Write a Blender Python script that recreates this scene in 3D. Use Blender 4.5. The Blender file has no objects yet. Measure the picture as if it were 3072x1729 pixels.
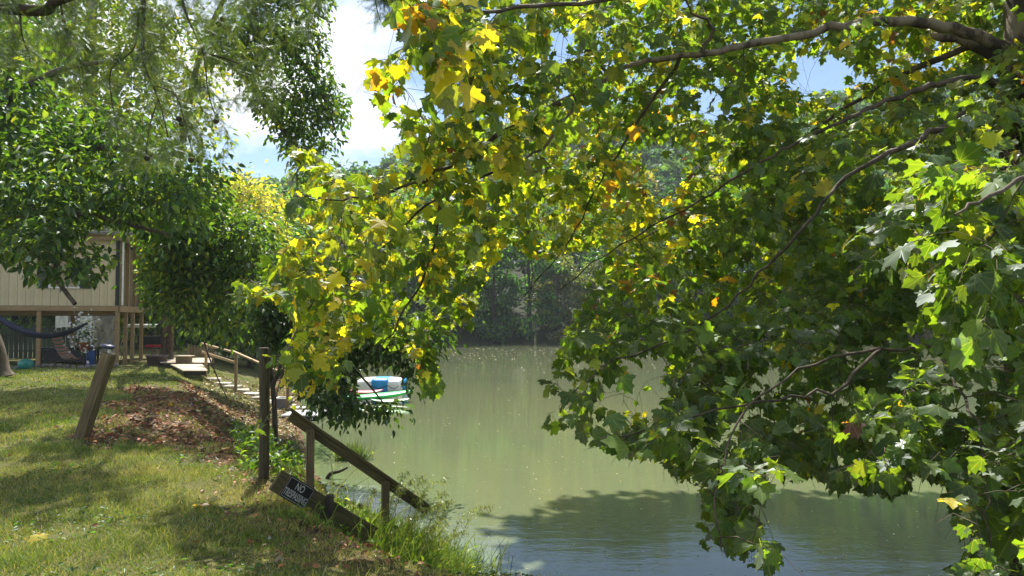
import bpy, bmesh, math, random
import numpy as np
from mathutils import Vector, Matrix

rng = np.random.default_rng(7)
random.seed(7)
scene = bpy.context.scene
R = math.radians

# ------------------------------------------------------------------ camera
EYE = np.array([0.0, 0.0, 2.9])
F = 773.0
PITCH = math.atan(29 / F)
cam_d = bpy.data.cameras.new("camera")
cam_d.sensor_width = 36
cam_d.lens = F / 1024 * 36
cam_d.clip_start = 0.05
cam_d.clip_end = 3000
cam = bpy.data.objects.new("camera", cam_d)
cam.location = EYE
cam.rotation_euler = (R(90) + PITCH, 0, 0)
scene.collection.objects.link(cam)
scene.camera = cam

# ------------------------------------------------------------------ sky, sun, exposure
SUN_EL, SUN_AZ = R(57), R(-8)          # azimuth measured clockwise from +Y
world = bpy.data.worlds.new("World")
scene.world = world
world.use_nodes = True
wn, wl = world.node_tree.nodes, world.node_tree.links
wn.clear()
w_out = wn.new('ShaderNodeOutputWorld')
w_bg = wn.new('ShaderNodeBackground')
w_bg.inputs['Strength'].default_value = 0.065
w_sky = wn.new('ShaderNodeTexSky')
w_sky.sky_type = 'NISHITA'
w_sky.sun_disc = False
w_sky.sun_elevation = SUN_EL
w_sky.sun_rotation = SUN_AZ
w_sky.air_density = 1.0
w_sky.dust_density = 0.15
w_sky.ozone_density = 3.5
w_tc = wn.new('ShaderNodeTexCoord')
w_sep = wn.new('ShaderNodeSeparateXYZ')
w_add = wn.new('ShaderNodeMath'); w_add.operation = 'ADD'; w_add.inputs[1].default_value = 0.22
w_abs = wn.new('ShaderNodeMath'); w_abs.operation = 'ABSOLUTE'
w_div = wn.new('ShaderNodeVectorMath'); w_div.operation = 'DIVIDE'
w_cmb = wn.new('ShaderNodeCombineXYZ')
w_map = wn.new('ShaderNodeMapping')
w_map.inputs['Location'].default_value = (9.40, 2.04, 0.0)
w_noise = wn.new('ShaderNodeTexNoise')
w_noise.inputs['Scale'].default_value = 1.05
w_noise.inputs['Detail'].default_value = 9
w_noise.inputs['Roughness'].default_value = 0.55
w_ramp = wn.new('ShaderNodeValToRGB')
w_ramp.color_ramp.elements[0].position = 0.47
w_ramp.color_ramp.elements[1].position = 0.60
w_mix = wn.new('ShaderNodeMixRGB')
w_mix.inputs[2].default_value = (11.5, 11.6, 11.9, 1)
wl.new(w_tc.outputs['Generated'], w_sep.inputs[0])
wl.new(w_sep.outputs['Z'], w_abs.inputs[0])
wl.new(w_abs.outputs[0], w_add.inputs[0])
for k in 'XYZ':
    wl.new(w_add.outputs[0], w_cmb.inputs[k])
wl.new(w_tc.outputs['Generated'], w_div.inputs[0])
wl.new(w_cmb.outputs[0], w_div.inputs[1])
wl.new(w_div.outputs[0], w_map.inputs['Vector'])
wl.new(w_map.outputs[0], w_noise.inputs['Vector'])
wl.new(w_noise.outputs['Fac'], w_ramp.inputs[0])
wl.new(w_ramp.outputs['Color'], w_mix.inputs['Fac'])
wl.new(w_sky.outputs[0], w_mix.inputs[1])
wl.new(w_mix.outputs[0], w_bg.inputs['Color'])
wl.new(w_bg.outputs[0], w_out.inputs['Surface'])

sun_d = bpy.data.lights.new("sun", 'SUN')
sun_d.energy = 5.0
sun_d.angle = R(0.55)
sun_d.color = (1.0, 0.95, 0.86)
sun = bpy.data.objects.new("sun", sun_d)
sdir = Vector((math.sin(SUN_AZ) * math.cos(SUN_EL), math.cos(SUN_AZ) * math.cos(SUN_EL), math.sin(SUN_EL)))
sun.rotation_euler = sdir.to_track_quat('Z', 'Y').to_euler()
sun.location = (0, 20, 60)
scene.collection.objects.link(sun)

vs = scene.view_settings
vs.view_transform = 'Standard'
vs.look = 'None'
vs.gamma = 1
vs.use_curve_mapping = False
vs.exposure = 1.25
cy = scene.cycles
cy.use_denoising = True
cy.max_bounces = 7
cy.diffuse_bounces = 3
cy.glossy_bounces = 3
cy.transmission_bounces = 5
cy.transparent_max_bounces = 4
cy.volume_bounces = 0
cy.sample_clamp_indirect = 6
cy.caustics_reflective = False
cy.caustics_refractive = False

# ------------------------------------------------------------------ helpers
CP, SP = math.cos(PITCH), math.sin(PITCH)

def P(u, v, d):
    """point seen at pixel (u, v) whose distance along world Y is d"""
    a, b = (u - 512) / F, -(v - 288) / F
    y = CP - b * SP
    z = SP + b * CP
    return np.array([a / y * d, d, EYE[2] + z / y * d])

def project(p):
    p = np.atleast_2d(p)
    q = p - EYE
    fwd = q[:, 1] * CP + q[:, 2] * SP
    upc = -q[:, 1] * SP + q[:, 2] * CP
    fwd_s = np.where(np.abs(fwd) < 1e-3, 1e-3, fwd)
    return 512 + F * q[:, 0] / fwd_s, 288 - F * upc / fwd_s, fwd

def G(u, v, z=0.0):
    a, b = (u - 512) / F, -(v - 288) / F
    y = CP - b * SP
    zz = SP + b * CP
    t = (z - EYE[2]) / zz
    return np.array([a * t, y * t, z])

def in_poly(u, v, poly):
    u = np.asarray(u, float); v = np.asarray(v, float)
    res = np.zeros(u.shape, bool)
    n = len(poly)
    for i in range(n):
        x1, y1 = poly[i]; x2, y2 = poly[(i + 1) % n]
        if y1 == y2:
            continue
        c = (y1 > v) != (y2 > v)
        res ^= c & (u < (x2 - x1) * (v - y1) / (y2 - y1) + x1)
    return res

WM = {}
def link(o, parent=None, M=None):
    M = M or Matrix.Identity(4)
    scene.collection.objects.link(o)
    if parent is not None:
        o.parent = parent
        o.matrix_basis = WM[parent.name].inverted() @ M
    else:
        o.matrix_basis = M
    WM[o.name] = M
    return o

def tag(o, label=None, cat=None, group=None, kind=None):
    if label: o['label'] = label
    if cat: o['category'] = cat
    if group: o['group'] = group
    if kind: o['kind'] = kind
    return o

def empty(name, loc, label, cat, group=None, rz=0.0):
    o = bpy.data.objects.new(name, None)
    o.empty_display_size = 0.1
    link(o, None, Matrix.Translation(Vector(loc)) @ Matrix.Rotation(rz, 4, 'Z'))
    return tag(o, label, cat, group)

def mesh_np(name, verts, tris, tint=None, uv=None, mat=None, smooth=False):
    me = bpy.data.meshes.new(name)
    verts = np.asarray(verts, np.float32); tris = np.asarray(tris, np.int32)
    k = tris.shape[1]
    me.vertices.add(len(verts)); me.vertices.foreach_set('co', verts.ravel())
    me.loops.add(tris.size); me.loops.foreach_set('vertex_index', tris.ravel())
    me.polygons.add(len(tris))
    me.polygons.foreach_set('loop_start', np.arange(0, tris.size, k, dtype=np.int32))
    me.polygons.foreach_set('loop_total', np.full(len(tris), k, np.int32))
    if smooth:
        me.polygons.foreach_set('use_smooth', np.ones(len(tris), bool))
    if tint is not None:
        a = me.attributes.new('tint', 'FLOAT_COLOR', 'POINT')
        c = np.ones((len(verts), 4), np.float32); c[:, :3] = tint
        a.data.foreach_set('color', c.ravel())
    if uv is not None:
        l = me.uv_layers.new(name='UVMap')
        l.data.foreach_set('uv', np.asarray(uv, np.float32)[tris.ravel()].ravel())
    me.update(calc_edges=True)
    me.validate()
    if mat: me.materials.append(mat)
    return me

def put(name, me, parent=None, M=None, mat=None):
    o = bpy.data.objects.new(name, me)
    if mat: me.materials.append(mat)
    return link(o, parent, M)

def bm_obj(name, bm, mat, parent=None, M=None, smooth=False):
    me = bpy.data.meshes.new(name)
    bmesh.ops.recalc_face_normals(bm, faces=bm.faces)
    bm.to_mesh(me); bm.free()
    if smooth:
        for p in me.polygons: p.use_smooth = True
    me.materials.append(mat)
    return put(name, me, parent, M)

def add_box(bm, c, s, M=None):
    m = Matrix.Translation(Vector(c)) @ Matrix.Diagonal((s[0], s[1], s[2], 1))
    if M is not None: m = M @ m
    return bmesh.ops.create_cube(bm, size=1, matrix=m)['verts']

def box_obj(name, c, s, mat, parent=None, M=None, bevel=0.0):
    """box of size s centred at local c of the frame M; own origin at its centre"""
    M = M or Matrix.Identity(4)
    bm = bmesh.new()
    add_box(bm, (0, 0, 0), s)
    if bevel:
        bmesh.ops.bevel(bm, geom=bm.edges[:], offset=bevel, segments=1, affect='EDGES')
    return bm_obj(name, bm, mat, parent, M @ Matrix.Translation(Vector(c)))

def frame(p0, p1, up=(0, 0, 1)):
    """matrix at p0 with X along p1-p0 and Z near up"""
    p0, p1 = Vector(p0), Vector(p1)
    x = (p1 - p0).normalized()
    y = Vector(up).cross(x).normalized()
    z = x.cross(y)
    m = Matrix((x, y, z)).transposed().to_4x4()
    m.translation = p0
    return m

def beam(name, p0, p1, w, h, mat, parent=None, up=(0, 0, 1), bevel=0.004, off=(0, 0), wob=0.0):
    """timber from p0 to p1, w across (Y), h along Z"""
    L = (Vector(p1) - Vector(p0)).length
    bm = bmesh.new()
    add_box(bm, (L / 2, off[0], off[1]), (L, w, h))
    if wob:
        ed = [e for e in bm.edges if abs((e.verts[0].co - e.verts[1].co).x) > L * .5]
        bmesh.ops.subdivide_edges(bm, edges=ed, cuts=5)
        for vv in bm.verts:
            vv.co += Vector((0, random.uniform(-wob, wob), random.uniform(-wob, wob)))
    if bevel:
        bmesh.ops.bevel(bm, geom=bm.edges[:] if not wob else [e for e in bm.edges if e.calc_face_angle(0) > .8], offset=bevel, segments=1, affect='EDGES')
    return bm_obj(name, bm, mat, parent, frame(p0, p1, up))

def tubes_np(paths, sides=5):
    V, T, n0 = [], [], 0
    for pts, rad in paths:
        pts = np.asarray(pts, float); rad = np.asarray(rad, float)
        n = len(pts)
        tan = np.gradient(pts, axis=0)
        tan /= np.linalg.norm(tan, axis=1, keepdims=True) + 1e-9
        ref = np.array([0.31, 0.2, 0.93]) if abs(tan[0] @ np.array([0, 0, 1.0])) < 0.9 else np.array([1.0, 0.1, 0])
        a = np.cross(tan, ref); a /= np.linalg.norm(a, axis=1, keepdims=True) + 1e-9
        b = np.cross(tan, a)
        th = np.linspace(0, 2 * np.pi, sides, endpoint=False)
        ring = pts[:, None, :] + rad[:, None, None] * (np.cos(th)[None, :, None] * a[:, None, :] + np.sin(th)[None, :, None] * b[:, None, :])
        V.append(ring.reshape(-1, 3))
        i = np.arange(n - 1)[:, None] * sides; j = np.arange(sides)[None, :]; j2 = (j + 1) % sides
        q = np.stack([i + j, i + j2, i + sides + j2, i + sides + j], -1).reshape(-1, 4) + n0
        T.append(q)
        n0 += n * sides
    return np.concatenate(V), np.concatenate(T)

def tube_obj(name, paths, mat, parent=None, sides=6, smooth=True):
    v, t = tubes_np(paths, sides)
    return put(name, mesh_np(name, v, t, mat=mat, smooth=smooth), parent)

def lathe(prof, n=20, closed_bottom=True):
    bm = bmesh.new()
    rings = []
    for r, z in prof:
        rings.append([bm.verts.new((r * math.cos(2 * math.pi * k / n), r * math.sin(2 * math.pi * k / n), z)) for k in range(n)])
    for a, b in zip(rings, rings[1:]):
        for k in range(n):
            bm.faces.new((a[k], a[(k + 1) % n], b[(k + 1) % n], b[k]))
    if closed_bottom:
        bm.faces.new(rings[0][::-1])
    return bm

def smooth_path(pts, m=4):
    pts = np.asarray(pts, float)
    out = []
    n = len(pts)
    for i in range(n - 1):
        p0, p1, p2, p3 = pts[max(i - 1, 0)], pts[i], pts[i + 1], pts[min(i + 2, n - 1)]
        for t in np.linspace(0, 1, m, endpoint=False):
            out.append(0.5 * (2 * p1 + (p2 - p0) * t + (2 * p0 - 5 * p1 + 4 * p2 - p3) * t * t + (3 * p1 - p0 - 3 * p2 + p3) * t ** 3))
    out.append(pts[-1])
    return np.array(out)

# ------------------------------------------------------------------ materials
def new_mat(name):
    m = bpy.data.materials.new(name)
    m.use_nodes = True
    nt = m.node_tree
    for n in list(nt.nodes):
        nt.nodes.remove(n)
    out = nt.nodes.new('ShaderNodeOutputMaterial')
    return m, nt.nodes, nt.links, out

def noise(n, l, scale, detail=4, rough=.55, vec=None, stretch=None, coord='Object'):
    t = n.new('ShaderNodeTexNoise')
    t.inputs['Scale'].default_value = scale
    t.inputs['Detail'].default_value = detail
    t.inputs['Roughness'].default_value = rough
    tc = n.new('ShaderNodeTexCoord')
    src = tc.outputs[coord]
    if stretch:
        mp = n.new('ShaderNodeMapping'); mp.inputs['Scale'].default_value = stretch
        l.new(src, mp.inputs['Vector']); src = mp.outputs[0]
    l.new(src, t.inputs['Vector'])
    return t

def ramp(n, l, src, stops):
    r = n.new('ShaderNodeValToRGB')
    e = r.color_ramp.elements
    while len(e) < len(stops): e.new(0.5)
    for k, (p, c) in enumerate(stops):
        e[k].position = p
        e[k].color = (c[0], c[1], c[2], 1)
    l.new(src, r.inputs[0])
    return r

def surf_mat(name, c1, c2, scale=6, stretch=None, rough=.7, bump=.15, bscale=None, lo=.35, hi=.65, c3=None, spec=.4, metallic=0, obj_random=0.0):
    m, n, l, out = new_mat(name)
    b = n.new('ShaderNodeBsdfPrincipled')
    b.inputs['Roughness'].default_value = rough
    b.inputs['Metallic'].default_value = metallic
    b.inputs['Specular IOR Level'].default_value = spec
    t = noise(n, l, scale, 6, .6, stretch=stretch)
    stops = [(lo, c1), (hi, c2)] + ([(min(hi + .15, 1), c3)] if c3 else [])
    r = ramp(n, l, t.outputs['Fac'], stops)
    col = r.outputs['Color']
    if obj_random:
        oi = n.new('ShaderNodeObjectInfo')
        mr = n.new('ShaderNodeMapRange')
        mr.inputs['To Min'].default_value = 1 - obj_random; mr.inputs['To Max'].default_value = 1 + obj_random
        l.new(oi.outputs['Random'], mr.inputs['Value'])
        mu = n.new('ShaderNodeVectorMath'); mu.operation = 'SCALE'
        l.new(col, mu.inputs[0]); l.new(mr.outputs[0], mu.inputs['Scale'])
        col = mu.outputs[0]
    l.new(col, b.inputs['Base Color'])
    if bump:
        t2 = noise(n, l, bscale or scale * 4, 5, .6, stretch=stretch)
        bp = n.new('ShaderNodeBump'); bp.inputs['Strength'].default_value = bump; bp.inputs['Distance'].default_value = .02
        l.new(t2.outputs['Fac'], bp.inputs['Height']); l.new(bp.outputs[0], b.inputs['Normal'])
    l.new(b.outputs[0], out.inputs['Surface'])
    return m

def leaf_mat(name, trans=.45, tmul=(1.5, 1.5, .45), rough=.38, gloss=.06, sheen=.2, veins=False, back=None, spots=False):
    m, n, l, out = new_mat(name)
    at = n.new('ShaderNodeAttribute'); at.attribute_name = 'tint'
    col = at.outputs['Color']
    if spots:
        t = noise(n, l, 38, 3, .6)
        r = ramp(n, l, t.outputs['Fac'], [(.62, (0, 0, 0)), (.70, (1, 1, 1))])
        mx = n.new('ShaderNodeMixRGB'); mx.inputs[2].default_value = (.16, .085, .03, 1)
        mf = n.new('ShaderNodeMath'); mf.operation = 'MULTIPLY'; mf.inputs[1].default_value = .55
        l.new(r.outputs[0], mf.inputs[0]); l.new(mf.outputs[0], mx.inputs[0])
        l.new(col, mx.inputs[1]); col = mx.outputs[0]
    if veins:
        uv = n.new('ShaderNodeUVMap'); sp = n.new('ShaderNodeSeparateXYZ'); l.new(uv.outputs[0], sp.inputs[0])
        ax = n.new('ShaderNodeMath'); ax.operation = 'ABSOLUTE'; l.new(sp.outputs['X'], ax.inputs[0])
        best = None
        for ang in (0.0, .62, 1.25):       # distance from each main vein
            # |x cos a - y sin a|
            a1 = n.new('ShaderNodeMath'); a1.operation = 'MULTIPLY'; a1.inputs[1].default_value = math.cos(ang); l.new(ax.outputs[0], a1.inputs[0])
            a2 = n.new('ShaderNodeMath'); a2.operation = 'MULTIPLY'; a2.inputs[1].default_value = -math.sin(ang); l.new(sp.outputs['Y'], a2.inputs[0])
            a3 = n.new('ShaderNodeMath'); a3.operation = 'ADD'; l.new(a1.outputs[0], a3.inputs[0]); l.new(a2.outputs[0], a3.inputs[1])
            a4 = n.new('ShaderNodeMath'); a4.operation = 'ABSOLUTE'; l.new(a3.outputs[0], a4.inputs[0])
            if best is None: best = a4
            else:
                mn = n.new('ShaderNodeMath'); mn.operation = 'MINIMUM'; l.new(best.outputs[0], mn.inputs[0]); l.new(a4.outputs[0], mn.inputs[1]); best = mn
        r = ramp(n, l, best.outputs[0], [(.0, (1, 1, 1)), (.022, (0, 0, 0))])
        mx = n.new('ShaderNodeMixRGB'); mx.blend_type = 'MIX'; mx.inputs[2].default_value = (.34, .36, .12, 1)
        mf = n.new('ShaderNodeMath'); mf.operation = 'MULTIPLY'; mf.inputs[1].default_value = .45
        l.new(r.outputs[0], mf.inputs[0]); l.new(mf.outputs[0], mx.inputs[0])
        l.new(col, mx.inputs[1]); col = mx.outputs[0]
    front = col
    if back:
        ge = n.new('ShaderNodeNewGeometry')
        mb = n.new('ShaderNodeMixRGB'); mb.inputs[2].default_value = (*back, 1)
        f = n.new('ShaderNodeMath'); f.operation = 'MULTIPLY'; f.inputs[1].default_value = .45
        l.new(ge.outputs['Backfacing'], f.inputs[0]); l.new(f.outputs[0], mb.inputs[0])
        l.new(col, mb.inputs[1]); front = mb.outputs[0]
    df = n.new('ShaderNodeBsdfDiffuse'); l.new(front, df.inputs['Color'])
    tm = n.new('ShaderNodeMixRGB'); tm.blend_type = 'MULTIPLY'; tm.inputs[0].default_value = 1
    tm.inputs[2].default_value = (*tmul, 1); l.new(col, tm.inputs[1])
    tr = n.new('ShaderNodeBsdfTranslucent'); l.new(tm.outputs[0], tr.inputs['Color'])
    m1 = n.new('ShaderNodeMixShader'); m1.inputs[0].default_value = trans
    l.new(df.outputs[0], m1.inputs[1]); l.new(tr.outputs[0], m1.inputs[2])
    gl = n.new('ShaderNodeBsdfGlossy'); gl.inputs['Roughness'].default_value = rough
    gl.inputs['Color'].default_value = (.9, .95, 1, 1)
    fr = n.new('ShaderNodeFresnel'); fr.inputs['IOR'].default_value = 1.4
    fm = n.new('ShaderNodeMath'); fm.operation = 'MULTIPLY_ADD'; fm.inputs[1].default_value = sheen; fm.inputs[2].default_value = gloss * .3
    l.new(fr.outputs[0], fm.inputs[0])
    m2 = n.new('ShaderNodeMixShader'); l.new(fm.outputs[0], m2.inputs[0])
    l.new(m1.outputs[0], m2.inputs[1]); l.new(gl.outputs[0], m2.inputs[2])
    l.new(m2.outputs[0], out.inputs['Surface'])
    return m

M_syc = leaf_mat('sycamore_leaf', trans=.6, tmul=(2.7, 2.6, .4), veins=True, back=(.20, .23, .13), spots=True, rough=.5, sheen=.13)
M_leaf = leaf_mat('broad_leaf', trans=.52, tmul=(2.15, 2.25, .45), rough=.42, sheen=.10)
M_far = leaf_mat('far_leaf', trans=.5, tmul=(2.0, 2.3, .7), rough=.6, gloss=0)
M_needle = leaf_mat('cypress_needle', trans=.4, rough=.5, gloss=.02)
M_grass = leaf_mat('grass_blade', trans=.35, tmul=(1.2, 1.2, .5), rough=.5, gloss=.02)
M_litter = leaf_mat('dead_leaf', trans=.15, tmul=(1.2, 1, .6), rough=.6, gloss=.02)
M_bark = surf_mat('grey_brown_bark', (.055, .042, .03), (.15, .12, .085), 9, (1, 1, .25), .9, .6)
M_dbark = surf_mat('dark_bark', (.03, .024, .018), (.09, .07, .05), 9, (1, 1, .3), .9, .5)
M_sbark = surf_mat('sycamore_bark', (.04, .03, .02), (.19, .155, .11), 5, (1, 1, .6), .85, .35, lo=.44, hi=.56)
M_limb = surf_mat('dark_limb_bark', (.03, .022, .014), (.11, .085, .055), 9, None, .85, .35)
M_twig = surf_mat('twig_bark', (.04, .03, .018), (.12, .09, .05), 20, None, .8, .1)
M_palebark = surf_mat('pale_mottled_bark', (.16, .15, .13), (.36, .34, .30), 4, (1, 1, .5), .9, .4)
M_wood = surf_mat('weathered_lumber', (.05, .038, .022), (.20, .155, .085), 4, (.6, 14, 14), .85, .6, bscale=5, lo=.3, hi=.62, c3=(.27, .235, .17))
M_mosswood = surf_mat('mossy_lumber', (.03, .026, .013), (.135, .115, .048), 4, (.6, 14, 14), .88, .6, bscale=5, lo=.3, hi=.62, c3=(.21, .19, .11))
M_darkwood = surf_mat('dark_wet_lumber', (.025, .022, .014), (.075, .06, .035), 6, (.5, 8, 8), .7, .35, bscale=7)
M_newwood = surf_mat('tan_framing_lumber', (.22, .15, .075), (.36, .26, .14), 4, (.4, 8, 8), .75, .2, bscale=7, obj_random=.12)
M_deck = surf_mat('grey_deck_board', (.34, .28, .19), (.5, .43, .32), 4, (.6, 7, 7), .8, .2, bscale=6, obj_random=.2)
M_siding = surf_mat('beige_siding', (.50, .42, .27), (.57, .485, .32), 2.5, (2, 2, .5), .65, .08, bscale=30, obj_random=.05)
M_sheath = surf_mat('beige_groove', (.30, .25, .155), (.36, .30, .19), 4, None, .8, 0)
M_trimgreen = surf_mat('dark_green_trim', (.015, .025, .025), (.03, .045, .04), 4, None, .6, .05)
M_white = surf_mat('white_paint', (.62, .62, .6), (.8, .8, .78), 4, None, .5, .05)
M_shingle = surf_mat('grey_shingle', (.12, .11, .10), (.25, .24, .22), 12, None, .9, .3)
M_slate = surf_mat('slate_shutter', (.035, .04, .045), (.06, .065, .07), 6, None, .55, .05)

# ------------------------------------------------------------------ terrain
SHORE = [(400, -10), (60, 6.0), (20, 7.0), (9, 7.5), (6, 8.3), (4.7, 8.1), (4.1, 6.9), (3, 6.4), (1.2, 6.3), (0.2, 6.7), (-0.5, 7.7), (-0.75, 8.8), (-1.65, 11.0), (-2.9, 12.7),
         (-3.8, 14.9), (-4.8, 18), (-6.3, 23), (-7.4, 27), (-9, 33), (-12, 42), (-18, 55), (-28, 68), (-60, 82), (-140, 90), (-500, 96)]
LAND = SHORE + [(-500, -500), (400, -500)]

def shore_dist(x, y):
    d = np.full(x.shape, 1e9)
    for (x1, y1), (x2, y2) in zip(SHORE, SHORE[1:]):
        dx, dy = x2 - x1, y2 - y1
        t = np.clip(((x - x1) * dx + (y - y1) * dy) / (dx * dx + dy * dy), 0, 1)
        d = np.minimum(d, np.hypot(x - x1 - t * dx, y - y1 - t * dy))
    return np.where(in_poly(x, y, LAND), d, -d)

def sstep(a, b, t):
    t = np.clip((t - a) / (b - a), 0, 1)
    return t * t * (3 - 2 * t)

RU = np.array([-400, 0, 250, 343, 388, 450, 550, 704, 835, 1024, 1500])
RV = np.array([200, 195, 192, 166, 158, 126, 108, 114, 88, 75, 70])

def hill_h(x, y):
    yf = 84 + 2.5 * np.sin(x * .045) + 1.2 * np.sin(x * .13 + 1)
    f = y - yf
    u = 512 + F * x / 230
    top = EYE[2] + (317 - np.interp(u, RU, RV)) / F * 230 - 12
    z = np.interp(f, [-6, 0, 1.2, 4, 12], [-1.6, 0.0, 1.2, 1.8, 2.6])
    k = sstep(92, 235, y)
    k = k * .55 + .45 * np.clip((y - 92) / 143, 0, 1)
    z = z + k * (top - 2.6) + k * (2.5 * np.sin(x * .06 + y * .03) + 1.5 * np.sin(x * .11 - y * .07))
    return z, f

def height(x, y):
    x = np.asarray(x, float); y = np.asarray(y, float)
    s = shore_dist(x, y)
    w = 1.75 + .75 * sstep(8.5, 12, y) + 2.2 * sstep(14, 28, y)
    lawn = 1.3 - 0.35 * sstep(19, 30, y)
    p = np.interp(s / w, [-2.5, -.3, 0, .25, .55, .85, 1.0, 1.7], [-1.2, -.3, 0.01, .09, .42, .88, .96, 1.0])
    z = p * lawn
    inl = np.clip(s - 1.5, 0, 1)
    z = z + inl * .22 * np.exp(-((x + 5.0) / 1.7) ** 2 - ((y - 13.2) / 2.6) ** 2)
    z = z + np.clip(s, 0, 1) * (.022 * np.sin(x * 2.1 + y * 1.3) + .018 * np.sin(x * 3.7 - y * 2.6 + 1) + .012 * np.sin(x * 7.3 + y * 6.1))
    z = z + .5 * sstep(40, 70, y) * np.clip(s, 0, 1)
    hz, f = hill_h(x, y)
    return np.maximum(z, hz)

def gz(x, y):
    return float(height(np.array([x]), np.array([y]))[0])

def lines(segs):
    out = []
    for a, b, st in segs:
        out += list(np.arange(a, b, st))
    return np.array(out)

gx = lines([(-420, -60, 12), (-60, -24, 2), (-24, 10, .27), (10, 60, 2.5), (60, 421, 12)])
gy = lines([(-60, -4, 4), (-4, 4, .5), (4, 34, .27), (34, 84, 1.6), (84, 104, 1.2), (104, 260, 5), (260, 641, 20)])
XX, YY = np.meshgrid(gx, gy)
ZZ = height(XX.ravel(), YY.ravel())
gv = np.stack([XX.ravel(), YY.ravel(), ZZ], 1)
nx, ny = len(gx), len(gy)
ii, jj = np.meshgrid(np.arange(nx - 1), np.arange(ny - 1))
b0 = (jj * nx + ii).ravel()
gt = np.stack([b0, b0 + 1, b0 + nx + 1, b0 + nx], 1)

# litter / bare-soil amounts (colour of the earth itself)
LITTER_UV = [(118, 400), (150, 388), (215, 384), (240, 395), (252, 420), (248, 445), (240, 470), (200, 456), (150, 452), (95, 448), (80, 438), (105, 420)]
EDGE_UV = [(236, 470), (280, 478), (330, 510), (370, 540), (420, 576), (300, 576), (320, 552), (290, 520), (262, 498)]
gu, gvv, gf = project(gv)
def wob(u, v, x, y):
    return u + 16 * np.sin(x * 2.3 + 1.1 * y) * np.sin(y * 1.7) + 7 * np.sin(x * 6.1 - y * 3.3), v + 7 * np.sin(x * 3.1 + y * 2.3) + 3 * np.sin(x * 8 - y * 5)
gu, gvv = wob(gu, gvv, XX.ravel(), YY.ravel())
lit = (in_poly(gu, gvv, LITTER_UV) & (gf > 3)).astype(float) * (YY.ravel() < 22)
edg = (in_poly(gu, gvv, EDGE_UV) & (gf > 3)).astype(float) * (YY.ravel() < 12)
sd = shore_dist(XX.ravel(), YY.ravel())
bank = 1 - sstep(.9, 1.8, sd)
_, ff = hill_h(XX.ravel(), YY.ravel())
far = ((ff > -3) | (YY.ravel() > 46)).astype(float)
soil = np.clip(np.maximum(np.maximum(lit * .95, edg * .6), bank), 0, 1)
tintg = np.stack([soil, far, np.zeros_like(soil)], 1)

m, n, l, out = new_mat('ground_earth')
at = n.new('ShaderNodeAttribute'); at.attribute_name = 'tint'
sp = n.new('ShaderNodeSeparateXYZ'); l.new(at.outputs['Vector'], sp.inputs[0])
t1 = noise(n, l, .9, 8, .65); t2 = noise(n, l, 14, 8, .7)
g = ramp(n, l, t2.outputs['Fac'], [(.3, (.035, .045, .012)), (.5, (.085, .088, .028)), (.7, (.15, .125, .055))])
d = ramp(n, l, t2.outputs['Fac'], [(.3, (.04, .024, .014)), (.55, (.12, .07, .04)), (.75, (.24, .16, .10))])
f = ramp(n, l, t1.outputs['Fac'], [(.3, (.012, .018, .008)), (.7, (.04, .045, .018))])
ad = n.new('ShaderNodeMath'); ad.operation = 'ADD'
sc = n.new('ShaderNodeMath'); sc.operation = 'MULTIPLY_ADD'; sc.inputs[1].default_value = .9; sc.inputs[2].default_value = -.45
l.new(t1.outputs['Fac'], sc.inputs[0]); l.new(sc.outputs[0], ad.inputs[0]); l.new(sp.outputs['X'], ad.inputs[1]); ad.use_clamp = True
mx = n.new('ShaderNodeMixRGB'); l.new(ad.outputs[0], mx.inputs[0]); l.new(g.outputs[0], mx.inputs[1]); l.new(d.outputs[0], mx.inputs[2])
mx2 = n.new('ShaderNodeMixRGB'); l.new(sp.outputs['Y'], mx2.inputs[0]); l.new(mx.outputs[0], mx2.inputs[1]); l.new(f.outputs[0], mx2.inputs[2])
b = n.new('ShaderNodeBsdfPrincipled'); b.inputs['Roughness'].default_value = .95; b.inputs['Specular IOR Level'].default_value = .15
l.new(mx2.outputs[0], b.inputs['Base Color'])
bp = n.new('ShaderNodeBump'); bp.inputs['Strength'].default_value = .7; bp.inputs['Distance'].default_value = .04
l.new(t2.outputs['Fac'], bp.inputs['Height']); l.new(bp.outputs[0], b.inputs['Normal'])
l.new(b.outputs[0], out.inputs['Surface'])
M_ground = m
tag(put('ground', mesh_np('ground', gv, gt, tint=tintg, mat=M_ground, smooth=True)), kind='structure')

# water
m, n, l, out = new_mat('river_water')
b = n.new('ShaderNodeBsdfPrincipled')
t0 = noise(n, l, .06, 3, .5)
rc = ramp(n, l, t0.outputs['Fac'], [(.3, (.095, .122, .066)), (.7, (.135, .14, .068))])
l.new(rc.outputs[0], b.inputs['Base Color'])
b.inputs['Roughness'].default_value = .03
b.inputs['IOR'].default_value = 1.38
w1 = noise(n, l, 1.3, 4, .6, stretch=(1, 2.6, 1))
w2 = noise(n, l, 6.5, 3, .55, stretch=(1, 2.2, 1))
w3 = noise(n, l, .12, 2, .5)
ma = n.new('ShaderNodeMath'); ma.operation = 'MULTIPLY_ADD'; ma.inputs[1].default_value = .35
l.new(w2.outputs['Fac'], ma.inputs[0]); l.new(w1.outputs['Fac'], ma.inputs[2])
r3 = n.new('ShaderNodeMapRange'); r3.inputs['From Min'].default_value = .35; r3.inputs['From Max'].default_value = .65
r3.inputs['To Min'].default_value = .008; r3.inputs['To Max'].default_value = .045
l.new(w3.outputs['Fac'], r3.inputs['Value'])
bp = n.new('ShaderNodeBump'); bp.inputs['Distance'].default_value = .10
l.new(r3.outputs[0], bp.inputs['Strength'])
l.new(ma.outputs[0], bp.inputs['Height']); l.new(bp.outputs[0], b.inputs['Normal'])
l.new(b.outputs[0], out.inputs['Surface'])
M_water = m
wv = np.array([(-415, -40, 0), (415, -40, 0), (415, 120, 0), (-415, 120, 0)], float)
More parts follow.
